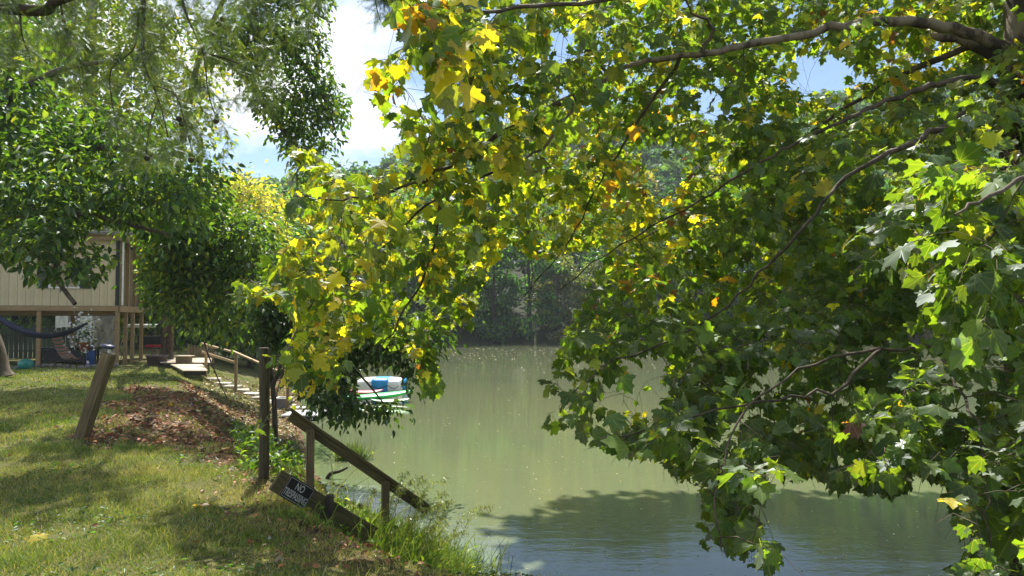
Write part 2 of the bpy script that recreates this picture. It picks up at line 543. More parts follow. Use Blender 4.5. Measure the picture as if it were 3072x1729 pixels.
tag(put('river', mesh_np('river', wv, np.array([[0, 1, 2, 3]]), mat=M_water)), kind='structure')

# ------------------------------------------------------------------ leaf clouds
def norm(a):
    return a / (np.linalg.norm(a, axis=-1, keepdims=True) + 1e-9)

def leaf_template(kind, var=0):
    r = np.random.default_rng(100 + var)
    if kind == 'syc':
        half = np.array([(0.0, 0.0), (.14, -.05), (.25, .03), (.46, .02), (.42, .19), (.60, .31), (.59, .50), (.41, .47), (.30, .57), (.31, .75), (.15, .78), (0, 1.0)])
        a = half + r.normal(0, .018, half.shape); a[0] = (0, 0); a[-1] = (r.normal(0, .03), 1.0)
        bb = half[1:-1][::-1] + r.normal(0, .018, half[1:-1].shape); bb[:, 0] *= -1
        o = np.concatenate([a, bb])
        ctr = np.array([[0, .28]])
        pts = np.concatenate([ctr, o, np.array([[-.012, 0], [.012, 0], [.01, -.34], [-.01, -.34]])])
        k = len(o)
        tr = [(0, 1 + i, 1 + (i + 1) % k) for i in range(k)] + [(1 + k, 4 + k, 3 + k), (1 + k, 3 + k, 2 + k)]
        fold, droop, curl = r.uniform(-.25, .75), r.uniform(.0, .8), r.uniform(-.5, .5)
        pts[:, 0] *= r.uniform(.78, 1.12); pts[:, 0] += .12 * r.normal() * np.clip(pts[:, 1], 0, 1) ** 2
        x, y = pts[:, 0], pts[:, 1]
        z = fold * np.abs(x) ** 1.1 - droop * np.clip(y, 0, 2) ** 2 * .6 - curl * x * y - .9 * np.clip(-y - .06, 0, 1) ** 2 + r.normal(0, .035, len(x)) - .25 * x ** 2 + .05 * np.sin(x * 9 + var) * np.clip(y, 0, 1)
        z[0] -= .035
        v = np.stack([x, y, z], 1)
        return v, np.array(tr), pts
    if kind == 'oval':
        w = r.uniform(.20, .27)
        pts = np.array([(0, 0), (w, .30), (w * .85, .62), (0, 1), (-w * .85, .62), (-w, .30), (0, .45)])
        tr = [(6, 0, 1), (6, 1, 2), (6, 2, 3), (6, 3, 4), (6, 4, 5), (6, 5, 0)]
        x, y = pts.T
        z = .5 * np.abs(x) - r.uniform(.1, .35) * y ** 2
        return np.stack([x, y, z], 1), np.array(tr), pts
    if kind == 'dia':
        w = r.uniform(.28, .4)
        pts = np.array([(0, 0), (w, .5), (0, 1), (-w, .5)])
        x, y = pts.T
        z = .4 * np.abs(x) - .2 * y
        return np.stack([x, y, z], 1), np.array([(0, 1, 2), (0, 2, 3)]), pts
    if kind == 'spray':
        V, T = [(-.006, 0, 0), (.006, 0, 0), (0, 1, -.12)], [(0, 1, 2)]
        for i in range(14):
            y = .04 + i / 14 * .93
            ln = .16 * (1 - .55 * (i / 14) ** 2) * r.uniform(.85, 1.1)
            for s in (-1, 1):
                k = len(V)
                zz = -.12 * y
                V += [(0, y - .012, zz), (0, y + .018, zz), (s * ln, y + ln * .55, zz - ln * r.uniform(.0, .5))]
                T.append((k, k + 1, k + 2))
        V = np.array(V)
        return V, np.array(T), V[:, :2]
    if kind == 'blade':
        return np.array([(-.5, 0, 0), (.5, 0, 0), (0, 1, -.25)]), np.array([(0, 1, 2)]), np.array([(-.5, 0), (.5, 0), (0, 1.0)])
    if kind == 'blade3':
        V = np.array([(-.5, 0, 0), (.5, 0, 0), (.4, .4, -.03), (-.4, .4, -.03), (.26, .75, -.17), (-.26, .75, -.17), (0, 1, -.42)])
        return V, np.array([(0, 1, 2), (0, 2, 3), (3, 2, 4), (3, 4, 5), (5, 4, 6)]), V[:, :2]

def leaf_basis(axis, up):
    y = norm(axis); z = norm(up - (up * y).sum(1, keepdims=True) * y); x = np.cross(y, z)
    return x, y, z

def leaf_cloud(name, pos, axis, up, size, col, kind, mat, nvar=4, width=None, uv=False):
    """one mesh of many leaves"""
    N = len(pos)
    x, y, z = leaf_basis(axis, up)
    var = rng.integers(0, nvar, N)
    V, T, C, U = [], [], [], []
    n0 = 0
    for k in range(nvar):
        idx = np.where(var == k)[0]
        if len(idx) == 0: continue
        tv, tt, tu = leaf_template(kind, k)
        s = size[idx][:, None, None]
        wx = tv[None, :, 0, None] * (1 if width is None else (width[idx] / size[idx])[:, None, None])
        v = pos[idx][:, None, :] + s * (wx * x[idx][:, None, :] + tv[None, :, 1, None] * y[idx][:, None, :] + tv[None, :, 2, None] * z[idx][:, None, :])
        V.append(v.reshape(-1, 3))
        T.append((tt[None] + (np.arange(len(idx)) * len(tv))[:, None, None]).reshape(-1, 3) + n0)
        C.append(np.repeat(col[idx], len(tv), axis=0))
        if uv: U.append(np.tile(tu, (len(idx), 1)))
        n0 += len(idx) * len(tv)
    return mesh_np(name, np.concatenate(V), np.concatenate(T), tint=np.concatenate(C), uv=np.concatenate(U) if uv else None, mat=mat)

def palette(N, cols, probs, jit=.22):
    cols = np.array(cols, float); probs = np.array(probs, float); probs /= probs.sum()
    c = cols[rng.choice(len(cols), N, p=probs)]
    return np.clip(c * np.exp(rng.normal(0, jit, (N, 1))) * np.exp(rng.normal(0, .06, (N, 3))), .003, .8)

def grow(nodes, radii, targets, rtip=.0025, rk=.006, arch=.12, order=None):
    nodes = [np.asarray(p, float) for p in nodes]; rad = list(radii)
    arr = np.array(nodes); ra = np.array(rad)
    d0 = np.array([np.min(np.linalg.norm(arr - t, axis=1)) for t in targets])
    paths = []
    for k in np.argsort(d0):
        t = targets[k]
        dd = np.linalg.norm(arr - t, axis=1)
        j = int(np.argmin(dd))
        L = dd[j]
        if L < .05: 
            paths.append((k, np.array([arr[j], t]), np.array([rtip, rtip]))); continue
        mid = (arr[j] + t) / 2 + np.array([0, 0, arch * L]) + rng.normal(0, .06 * L, 3)
        ts = np.linspace(0, 1, 6)[:, None]
        pts = (1 - ts) ** 2 * arr[j] + 2 * ts * (1 - ts) * mid + ts ** 2 * t
        r0 = min(ra[j] * .8, rtip + rk * L)
        rr = np.linspace(max(r0, rtip), rtip, 6)
        paths.append((k, pts, rr))
        arr = np.concatenate([arr, pts[1:]]); ra = np.concatenate([ra, rr[1:]])
    return paths

def lobes_points(lobes, n):
    """cluster centres in ellipsoids given as (u, v, d, ru_px, rv_px, rd)"""
    vol = np.array([a[3] * a[4] * (a[5] * 10) ** .5 for a in lobes], float)
    k = rng.choice(len(lobes), n, p=vol / vol.sum())
    q = norm(rng.normal(size=(n, 3))) * (rng.uniform(.15, 1, (n, 1)) ** .45)
    out = np.zeros((n, 3))
    for i, a in enumerate(lobes):
        idx = np.where(k == i)[0]
        c = P(a[0], a[1], a[2])
        out[idx] = c + q[idx] * np.array([a[3] * a[2] / F, a[5], a[4] * a[2] / F])
    return out

def leaves_round(cent, per, spread, down=.35, tidy=.5):
    """leaf positions/orientations about cluster centres"""
    N = len(cent) * per
    c = np.repeat(cent, per, axis=0)
    off = rng.normal(0, 1, (N, 3)) * spread * np.array([1, 1, .75])
    pos = c + off
    ax = norm(off + rng.normal(0, spread * .6, (N, 3))) + np.array([0, 0, -down])
    up = np.array([0, 0, 1.0]) + rng.normal(0, tidy, (N, 3))
    return pos, norm(ax), norm(up)

def make_tree(name, label, cat, base, trunk, limbs, lobes, nclus, per, lsize, spread, cols, probs, kind='oval', mat=None, bark=None, trunk_r=(.2, .1), group=None, down=.35, keep=None, jit=.22, twig_k=.006, sun_dark=0, sides=8):
    """broadleaf tree: trunk, limbs, twigs, crown of leaves"""
    mat = mat or M_leaf; bark = bark or M_bark
    t = empty(name, base, label, cat, group)
    tp = smooth_path([base] + list(trunk), 4)
    tr = np.linspace(trunk_r[0], trunk_r[1], len(tp))
    tr[0] *= 1.35
    tube_obj('trunk', [(tp, tr)], bark, t, 10)
    nodes, rad = list(tp[len(tp) // 3:]), list(tr[len(tp) // 3:])
    for lp, r0, r1 in limbs:
        p = smooth_path(lp, 4); r = np.linspace(r0, r1, len(p))
        tube_obj('limb', [(p, r)], bark, t, sides)
        nodes += list(p[2:]); rad += list(r[2:])
    cent = lobes_points(lobes, nclus) if not isinstance(lobes, np.ndarray) else lobes
    if keep is not None:
        cent = cent[keep(cent)]
    paths = grow(nodes, rad, cent, rk=twig_k)
    tg = tube_obj('twigs', [(p, r) for _, p, r in paths], bark, t, 4)
    tag(tg, kind='stuff')
    pos, ax, up = leaves_round(cent, per, spread, down)
    if keep is not None:
        k = keep(pos); pos, ax, up = pos[k], ax[k], up[k]
    N = len(pos)
    col = palette(N, cols, probs, jit)
    me = leaf_cloud('crown', pos, ax, up, rng.uniform(lsize[0], lsize[1], N), col, kind, mat)
    tag(put('crown', me, t), kind='stuff')
    return t

# ------------------------------------------------------------------ far hillside forest (reads as one mass)
def crown_shell(c, rx, rz, n, size, r=rng):
    q = norm(r.normal(size=(n, 3)))
    q[:, 2] = np.abs(q[:, 2]) * 1.0 - .25
    lump = 1 + .22 * np.sin(q[:, 0] * 5 + c[0]) * np.sin(q[:, 1] * 5 + c[1]) + .15 * np.sin(q[:, 2] * 7 + c[2])
    rr = lump * r.uniform(.72, 1.04, n)
    pos = np.array(c) + q * rr[:, None] * np.array([rx, rx, rz])
    up = norm(q + r.normal(0, .55, (n, 3)))
    ax = norm(np.cross(up, r.normal(size=(n, 3))))
    return pos, ax, up, r.uniform(size * .6, size * 1.3, n)

Pp, Aa, Uu, Ss, Cc = [], [], [], [], []
kept = 0
for tries in range(4200):
    y = 96 + (rng.random() ** .8) * 165
    x = rng.uniform(-.78, .78) * y + 6
    z = float(hill_h(np.array([x]), np.array([y]))[0][0])
    h = rng.uniform(8, 14); rx = rng.uniform(3.2, 5.6)
    n_ = int(np.clip(230 * (125 / y), 90, 240))
    p, a, u_, s_ = crown_shell((x, y, z + h * .55), rx, h * .5, n_, .0085 * y)
    base = np.array([(.04, .085, .025), (.055, .105, .028), (.075, .12, .03), (.14, .15, .03), (.2, .17, .03)])[rng.choice(5, p=[.34, .32, .2, .09, .05])]
    c = base * np.exp(rng.normal(0, .25, (n_, 1))) * np.exp(rng.normal(0, .12))
    Pp.append(p); Aa.append(a); Uu.append(u_); Ss.append(s_); Cc.append(c)
    kept += 1
    if kept > 900: break
me = leaf_cloud('hillside_forest', np.concatenate(Pp), np.concatenate(Aa), np.concatenate(Uu), np.concatenate(Ss), np.concatenate(Cc), 'dia', M_far, nvar=3)
tag(put('hillside_forest', me), 'hazy wooded hillside rising behind the far river bank', 'forest', kind='stuff')

# trees along the far bank
def bank_tree_mesh(seed, cols, probs, n=4200):
    r = np.random.default_rng(seed)
    H = 12.0
    lob = []
    for k in range(32):
        hh = r.uniform(-.06, .95) * H
        w = 3.6 * (1 - abs(hh / H - .45) ** 1.5 * 1.1) * r.uniform(.35, 1)
        a = r.uniform(0, 6.28)
        lob.append((w * math.cos(a), w * math.sin(a), hh, r.uniform(.9, 1.9)))
    per = n // len(lob)
    ps, as_, us, ss = [], [], [], []
    for q in lob:
        p, a, u_, s_ = crown_shell(q[:3], q[3], q[3] * .85, per, .42, r)
        ps.append(p); as_.append(a); us.append(u_); ss.append(s_)
    pos = np.concatenate(ps); pos[:, 2] = np.maximum(pos[:, 2], -1.0)
    return leaf_cloud('crown', pos, np.concatenate(as_), np.concatenate(us), np.concatenate(ss), palette(len(pos), cols, probs, .3), 'dia', M_far, nvar=3)

dk = [(.05, .11, .035), (.08, .15, .04), (.13, .20, .05)]
bank_meshes = {
    'dark': [bank_tree_mesh(s, dk, (.5, .35, .15)) for s in (1, 2, 3)],
    'pale': [bank_tree_mesh(s, [(.09, .11, .03), (.14, .15, .05), (.16, .13, .07)], (.5, .35, .15)) for s in (4, 5)],
    'yellow': [bank_tree_mesh(s, [(.16, .15, .025), (.24, .19, .03), (.09, .11, .03)], (.4, .35, .25)) for s in (6,)]}
tv, tq = tubes_np([(np.array([(0, 0, -.6), (.1, 0, 3), (-.1, .1, 7), (0, 0, 11)]), np.array([.32, .24, .17, .05])),
                   (np.array([(.1, 0, 3), (1.2, .4, 6), (1.9, .6, 8.6)]), np.array([.13, .09, .03])),
                   (np.array([(0, 0, 4), (-1.3, -.3, 6.5), (-2, .2, 9)]), np.array([.13, .09, .03]))], 6)
bank_trunk = mesh_np('trunk', tv, tq, mat=M_dbark, smooth=True)
spots = []
for k, u in enumerate(np.linspace(-30, 1060, 34)):
    spots.append((u + rng.uniform(-9, 9), -1, rng.uniform(.72, 1.1), 'dark'))
for k, u in enumerate(np.linspace(-10, 1040, 20)):
    spots.append((u + rng.uniform(-14, 14), 93 + rng.uniform(-1, 2), rng.uniform(1.05, 1.45), 'dark'))
def yfar(u):
    x = (u - 512) / F * 85
    return 84 + 2.5 * math.sin(x * .045) + 1.2 * math.sin(x * .13 + 1)
spots = [(u, (yfar(u) + rng.uniform(.6, 2.2) if y < 0 else y), s, k) for u, y, s, k in spots]
spots = [(u, y, s * (.8 if 560 < u < 620 else 1), ('pale' if 545 < u < 640 and y < 90 else 'yellow' if 880 < u < 935 and y < 91 else 'pale' if (int(u) % 7 == 0) else k)) for u, y, s, k in spots]
words = {'dark': 'dark green', 'pale': 'pale olive green', 'yellow': 'yellowing'}
spots.sort(key=lambda q: q[0])
for i, (u, y, s, k) in enumerate(spots):
    x = (u - 512) / F * y
    row = 'at the water edge' if y < 90.5 else 'in the taller row behind'
    t = empty('bank_tree', (x, y, gz(x, y) - .1), f'{words[k]} tree {row} of the far bank', 'tree', 'trees along the far river bank')
    t.scale = (s * rng.uniform(.9, 1.15), s * rng.uniform(.9, 1.15), s)
    t.rotation_euler.z = rng.uniform(0, 6.28)
    for nm, me in (('trunk', bank_trunk), ('crown', bank_meshes[k][i % len(bank_meshes[k])])):
        o = bpy.data.objects.new(nm, me); scene.collection.objects.link(o); o.parent = t
        if nm == 'crown': o['kind'] = 'stuff'

# ------------------------------------------------------------------ trees of the near bank
GREEN = [(.045, .09, .022), (.075, .13, .03), (.125, .185, .035)]
YGREEN = [(.12, .17, .03), (.22, .25, .035), (.38, .34, .04)]

# big pale trunk behind the house with a yellow-green crown
b_ = P(103, 351, 41); b_[2] = gz(b_[0], b_[1])
make_tree('pale_trunk_tree', 'massive pale mottled trunk standing behind the stilt house with yellow green crown', 'tree', b_,
          [P(104, 320, 41), P(103, 250, 41), P(95, 150, 41), P(90, 60, 41), P(95, -40, 41)],
          [([P(100, 200, 41), P(60, 120, 40), P(20, 60, 39)], .25, .08), ([P(93, 130, 41), P(130, 70, 40), P(170, 20, 40)], .25, .08), ([P(92, 90, 41), P(50, 20, 41), P(20, -50, 41)], .2, .06)],
          [(20, 50, 38, 60, 50, 4), (90, 20, 40, 70, 50, 4), (60, 100, 39, 70, 45, 4), (10, 130, 37, 40, 40, 4), (160, 60, 40, 55, 50, 4), (100, 150, 38, 60, 40, 4), (-70, 60, 38, 70, 90, 5), (120, -80, 41, 110, 60, 5), (175, 120, 39, 45, 45, 3)],
          1000, 20, (.22, .44), .7, YGREEN + GREEN[1:], (.3, .3, .12, .15, .13), bark=M_palebark, trunk_r=(.62, .22), kind='oval')

# shade tree whose branches hang in front of the house
b_ = P(2, 366, 21); b_[2] = gz(b_[0], b_[1])
make_tree('shade_tree', 'dense dark green tree drooping over the stilt house, trunk at the left edge', 'tree', b_,
          [P(-8, 338, 21), P(-34, 290, 21), P(-32, 220, 20.5), P(-8, 150, 20), P(10, 80, 20), P(20, -20, 20)],
          [([P(-32, 225, 20.5), P(30, 212, 19), P(80, 215, 18), P(130, 225, 18), P(170, 235, 18)], .14, .03),
           ([P(-5, 170, 20), P(60, 150, 19), P(130, 150, 19), P(190, 170, 19)], .15, .03),
           ([P(5, 100, 20), P(60, 70, 19.5), P(120, 60, 20)], .13, .03),
           ([P(60, 215, 18.4), P(58, 250, 17.6), P(55, 275, 17.2), P(62, 287, 17.1), P(75, 304, 17)], .05, .05)],
          [(20, 170, 18.5, 60, 40, 2), (80, 195, 18, 60, 35, 2), (150, 200, 18.5, 50, 32, 2), (40, 240, 17.5, 48, 30, 1.4), (85, 250, 17.2, 42, 28, 1.2), (105, 272, 17, 20, 12, .8),
           (60, 277, 17, 28, 11, .8), (15, 262, 17.5, 22, 18, 1), (30, 110, 19.5, 55, 35, 2), (110, 140, 19.5, 55, 30, 2), (180, 175, 19, 40, 25, 1.5), (-60, 150, 19, 60, 120, 3), (0, 30, 20, 50, 35, 2)],
          680, 17, (.14, .30), .32, GREEN + [(.2, .25, .035)], (.46, .32, .15, .07), trunk_r=(.24, .08), down=.6,
          keep=lambda p: ~((in_poly(project(p)[0], project(p)[1], [(84, 228), (140, 226), (150, 330), (-5, 330), (-5, 266), (14, 262), (22, 276), (34, 284), (92, 284), (106, 276), (114, 258), (112, 244), (84, 244)])) & (project(p)[2] < 30)))

# box elder between house and river
b_ = P(170, 352, 33); b_[2] = gz(b_[0], b_[1])
make_tree('box_elder_tree', 'bushy dark green tree between the stilt house and the river', 'tree', b_,
          [P(170, 335, 32.5), P(176, 300, 30), P(190, 250, 26.5), P(195, 190, 25)],
          [([P(178, 295, 29.5), P(190, 300, 26), P(160, 290, 24.5), P(150, 300, 24)], .09, .03), ([P(188, 258, 27), P(225, 245, 25), P(240, 240, 24.5), P(265, 230, 24)], .09, .03),
           ([P(190, 250, 26.5), P(170, 230, 24.5), P(140, 225, 24)], .09, .03), ([P(190, 300, 26), P(202, 325, 25), P(205, 345, 24.5), P(215, 372, 23.5), P(228, 400, 23)], .045, .012)],
          [(180, 215, 24.5, 52, 30, 2), (165, 250, 24, 38, 30, 2), (215, 250, 24.5, 48, 38, 2), (195, 295, 24, 38, 28, 1.6), (245, 245, 24, 26, 35, 1.6), (222, 320, 24.5, 26, 16, 1.2), (160, 285, 25, 18, 22, 1.0), (205, 190, 25, 30, 20, 1.4), (250, 285, 24, 22, 26, 1.2)],
          560, 17, (.14, .29), .36, GREEN + [(.22, .23, .035)], (.4, .32, .2, .08), bark=M_dbark, trunk_r=(.17, .07), down=.55,
          keep=lambda p: ~((in_poly(project(p)[0], project(p)[1], [(118, 238), (137, 238), (140, 350), (118, 370)])) & (project(p)[2] < 31)))

# vine-draped leaning tree, upper left
b_ = P(166, 351, 35); b_[2] = gz(b_[0], b_[1])
band = [(222 + i * 14, 42 + i * 19, 22 + .0 * i, 20 - i * .6, 17, 1.0) for i in range(8)]
make_tree('vine_draped_tree', 'tall leaning tree draped in dark vine leaves against the white sky', 'tree', b_,
          [P(165, 300, 34), P(172, 220, 31), P(188, 110, 26), P(205, 40, 23.5), P(240, -30, 22.5)],
          [([P(210, 60, 23.5), P(232, 62, 22.6), P(255, 90, 22.2), P(275, 120, 22), P(300, 150, 22), P(318, 178, 22)], .16, .04),
           ([P(215, 30, 23), P(270, 30, 22), P(300, 60, 22), P(325, 100, 22), P(335, 130, 22)], .12, .02),
           ([P(235, -20, 22.5), P(280, -10, 22), P(310, 10, 22), P(330, 22, 22)], .1, .02), ([P(238, -25, 22.5), P(250, -60, 18), P(225, -105, 13.5), P(130, -110, 12.5)], .1, .02)],  # last limb is added out of view to carry the lawn-shading lobes
          band + [(272, 15, 22, 36, 26, 1.2), (300, 48, 22, 30, 26, 1), (322, 100, 22, 22, 26, 1), (332, 122, 22, 16, 22, .8), (306, 140, 22, 20, 20, .8), (295, -15, 22, 45, 22, 1.2), (322, 12, 22, 12, 14, .6), (255, -70, 22, 90, 40, 2), (310, -75, 17, 45, 30, 1.2), (215, -65, 15.5, 40, 26, 1.2), (130, -60, 17, 50, 26, 1.3), (200, -115, 12.5, 60, 26, .9), (330, -125, 11.5, 45, 26, .8), (60, -110, 12.5, 60, 26, .9), (250, 45, 22.5, 26, 26, 1), (300, 95, 22, 26, 26, 1), (312, 178, 22, 14, 10, .6)],  # lobes nearest the camera, above the view, are added to dapple the lawn
          1000, 20, (.12, .22), .25, GREEN + [(.18, .2, .03)], (.42, .32, .17, .09), trunk_r=(.2, .055), down=.5,
          keep=lambda p: ~in_poly(project(p)[0], project(p)[1], [(214, 78), (228, 62), (250, 108), (262, 140), (285, 160), (300, 186), (220, 190), (190, 140), (180, 80)]) & ~in_poly(project(p)[0], project(p)[1], [(335, -20), (336, 28), (326, 50), (338, 75), (352, 105), (350, 135), (335, 170), (325, 190), (420, 180), (420, -20)]))

# dark tree leaning over the water
b_ = P(276, 425, 15.5); b_[2] = gz(b_[0], b_[1])
make_tree('overhanging_tree', 'dark small tree with several thin stems leaning out over the water by the post', 'tree', b_,
          [P(274, 400, 15.3), P(268, 355, 15), P(262, 310, 14.8), P(258, 275, 14.6)],
          [([P(272, 390, 15.2), P(285, 350, 14.8), P(292, 310, 14.5), P(300, 285, 14.4)], .035, .015), ([P(272, 385, 15.2), P(300, 345, 14.5), P(330, 350, 14), P(360, 375, 13.6), P(385, 405, 13.4)], .045, .012),
           ([P(330, 350, 14), P(370, 335, 13.6), P(400, 345, 13.4), P(410, 375, 13.3)], .03, .01), ([P(315, 348, 14.2), P(330, 385, 13.6), P(345, 415, 13.4)], .03, .01)],
          [(282, 300, 14.5, 32, 22, .8), (285, 328, 14.5, 32, 22, .8), (318, 362, 14, 28, 24, .8), (335, 392, 13.5, 30, 18, .7), (355, 412, 13.4, 24, 9, .5), (385, 408, 13.4, 14, 8, .4), (345, 345, 13.7, 40, 20, .8), (395, 345, 13.4, 26, 16, .6), (408, 368, 13.3, 13, 20, .4), (375, 330, 13.5, 50, 14, .6), (400, 395, 13.3, 9, 9, .3), (430, 335, 13.3, 16, 10, .4)],
          520, 20, (.08, .155), .15, [(.035, .07, .02), (.05, .09, .022), (.10, .14, .03)], (.6, .32, .08), bark=M_dbark, trunk_r=(.06, .025), down=.6,
          keep=lambda p: ~in_poly(project(p)[0], project(p)[1], [(358, 370), (400, 370), (408, 400), (360, 402), (354, 385)]))

# yellow tree and others farther along the bank
def far_tree(name, label, u, v, d, lobes, cols, probs, n=260, per=26, ls=(.3, .55), spread=.75, r=(.22, .08), dz=0):
    b_ = P(u, v, d); b_[2] = gz(b_[0], b_[1])
    top = min(a[1] for a in lobes)
    make_tree(name, label, 'tree', b_, [P(u + 2, (v + top) / 2, d), P(u - 2, top + 8, d)],
              [([P(u + 1, (v + top) / 2 + 10, d), P(u + 18, (v + 2 * top) / 3, d - .5)], .1, .03), ([P(u + 1, (v + top) / 2 + 5, d), P(u - 18, (v + 2 * top) / 3, d - .5)], .1, .03)],
              lobes, n, per, ls, spread, cols, probs, trunk_r=r, kind='dia', bark=M_dbark)
far_tree('yellow_tree', 'pale yellow autumn tree beyond the dark tree, below the white sky', 246, 345, 48, [(243, 205, 48, 28, 22, 3), (262, 232, 48, 16, 26, 3), (226, 192, 48, 16, 12, 2), (250, 265, 48, 26, 40, 3)], [(.36, .32, .08), (.28, .27, .07), (.17, .2, .05)], (.45, .33, .22), n=420, ls=(.16, .34), spread=.7)
far_tree('grey_green_tree', 'grey green bushy tree right of the stilt house, far behind', 150, 340, 47, [(150, 290, 47, 26, 40, 3), (165, 250, 47, 30, 30, 3), (140, 250, 47, 20, 26, 3)], [(.09, .12, .05), (.15, .17, .09), (.2, .18, .08)], (.5, .35, .15))
far_tree('pale_green_tree', 'pale green tree beside the river, behind the wooden stair railing', 252, 345, 40, [(250, 310, 40, 26, 26, 2.5), (262, 275, 40, 18, 30, 2)], [(.08, .14, .04), (.14, .19, .06)], (.6, .4), n=200)
far_tree('backdrop_tree', 'dark tree in the woodland behind the white shed', 60, 340, 62, [(40, 270, 62, 60, 60, 5), (100, 260, 62, 50, 60, 5), (-20, 260, 62, 50, 70, 5)], GREEN, (.5, .3, .2), n=300, ls=(.5, .9), spread=1.3)
far_tree('woodland_tree', 'dark green tree in the woodland behind the picket fence', 195, 340, 58, [(190, 290, 58, 45, 50, 5), (215, 250, 58, 40, 45, 5), (160, 240, 58, 36, 50, 5), (235, 320, 58, 40, 26, 4)], GREEN, (.5, .3, .2), n=320, ls=(.5, .9), spread=1.2)

# ------------------------------------------------------------------ sycamore in the foreground
SYC = [(378, -14), (390, 0), (396, 30), (392, 50), (362, 64), (356, 76), (370, 92), (378, 118), (402, 128), (400, 152), (384, 170), (346, 176), (330, 166), (312, 140), (286, 130), (290, 158), (310, 178), (284, 186),
       (278, 204), (292, 222), (286, 244), (262, 262), (226, 276), (232, 306), (272, 300), (288, 312), (296, 330), (288, 346), (266, 352), (264, 368), (284, 372), (290, 396), (268, 412), (236, 420), (246, 432), (272, 436), (300, 412),
       (314, 392), (336, 392), (352, 368), (350, 350), (376, 342), (398, 352), (418, 372), (420, 404), (438, 402), (446, 372), (436, 346), (452, 332), (474, 332), (480, 300), (492, 262), (510, 240), (534, 262), (548, 262), (562, 254), (590, 252),
       (606, 262), (590, 282), (574, 300), (562, 340), (550, 368), (530, 386), (550, 398), (536, 424), (560, 434), (590, 446), (616, 460), (664, 462), (676, 480), (700, 492), (700, 528), (706, 552), (738, 560), (764, 574), (792, 570),
       (780, 545), (762, 530), (756, 508), (774, 488), (800, 480), (850, 488), (888, 500), (906, 488), (906, 474), (938, 480), (958, 516), (952, 545), (938, 562), (960, 600), (1300, 640), (1300, -300), (378, -300)]
HOLES = [([(358, 370), (402, 370), (408, 400), (360, 402)], .85), ([(234, 338), (284, 338), (286, 405), (300, 412), (300, 440), (234, 440)], .42), ([(795, 58), (850, 58), (846, 90), (800, 92)], .97), ([(638, 142), (676, 146), (684, 172), (678, 196), (648, 192)], .9), ([(548, 32), (572, 30), (574, 56), (550, 62)], .9), ([(702, 96), (722, 94), (722, 118), (702, 118)], .8),
         ([(600, 362), (662, 358), (668, 402), (640, 414), (604, 408)], .72), ([(752, 368), (792, 366), (790, 388), (756, 390)], .7), ([(404, 60), (430, 66), (424, 108), (404, 108)], .6), ([(910, 330), (932, 328), (932, 346), (912, 348)], .8),
         ([(555, 84), (574, 84), (576, 104), (556, 104)], .7), ([(820, 400), (850, 396), (846, 416), (824, 418)], .6), ([(322, 190), (352, 178), (356, 196), (326, 210)], .5), ([(866, 168), (900, 166), (898, 186), (868, 188)], .7)]
DC = np.array([(400, 20, 4.0), (430, 60, 4.5), (365, 80, 5.0), (300, 150, 6.5), (290, 190, 6.4), (250, 285, 6.2), (300, 330, 6.3), (262, 420, 5.8), (400, 300, 7.2), (330, 250, 6.6), (480, 150, 7), (560, 60, 7), (520, 220, 8.5), (600, 200, 9.5),
               (640, 240, 10), (700, 60, 8.6), (700, 160, 9.8), (800, 80, 9.6), (900, 40, 9), (980, 20, 8.2), (760, 250, 8.8), (850, 200, 8), (965, 190, 3.3), (1000, 250, 3.5), (940, 235, 4.6), (900, 300, 5.8), (800, 350, 6.2), (700, 350, 7), (560, 360, 6.2),
               (570, 420, 5.2), (700, 430, 5), (750, 500, 4.2), (720, 550, 4.2), (850, 450, 4.9), (960, 430, 4.4), (1000, 540, 3.8), (950, 560, 3.8), (640, 445, 5.0), (470, 300, 7.5), (900, 130, 8), (420, 390, 7), (1150, 300, 6), (600, -150, 7), (900, -150, 8)], float)

def depth_at(u, v):
    w = 1 / (((u[:, None] - DC[None, :, 0]) ** 2 + (v[:, None] - DC[None, :, 1]) ** 2) + 300) ** 1.4
    return (w * DC[None, :, 2]).sum(1) / w.sum(1)

def syc_ok(p, soft=1.0):
    u, v, f_ = project(p)
    ok = in_poly(u, v, SYC)
    for poly, pr in HOLES:
        ok &= ~(in_poly(u, v, poly) & (rng.random(len(u)) < pr * soft))
    return ok & (f_ > 2.2)

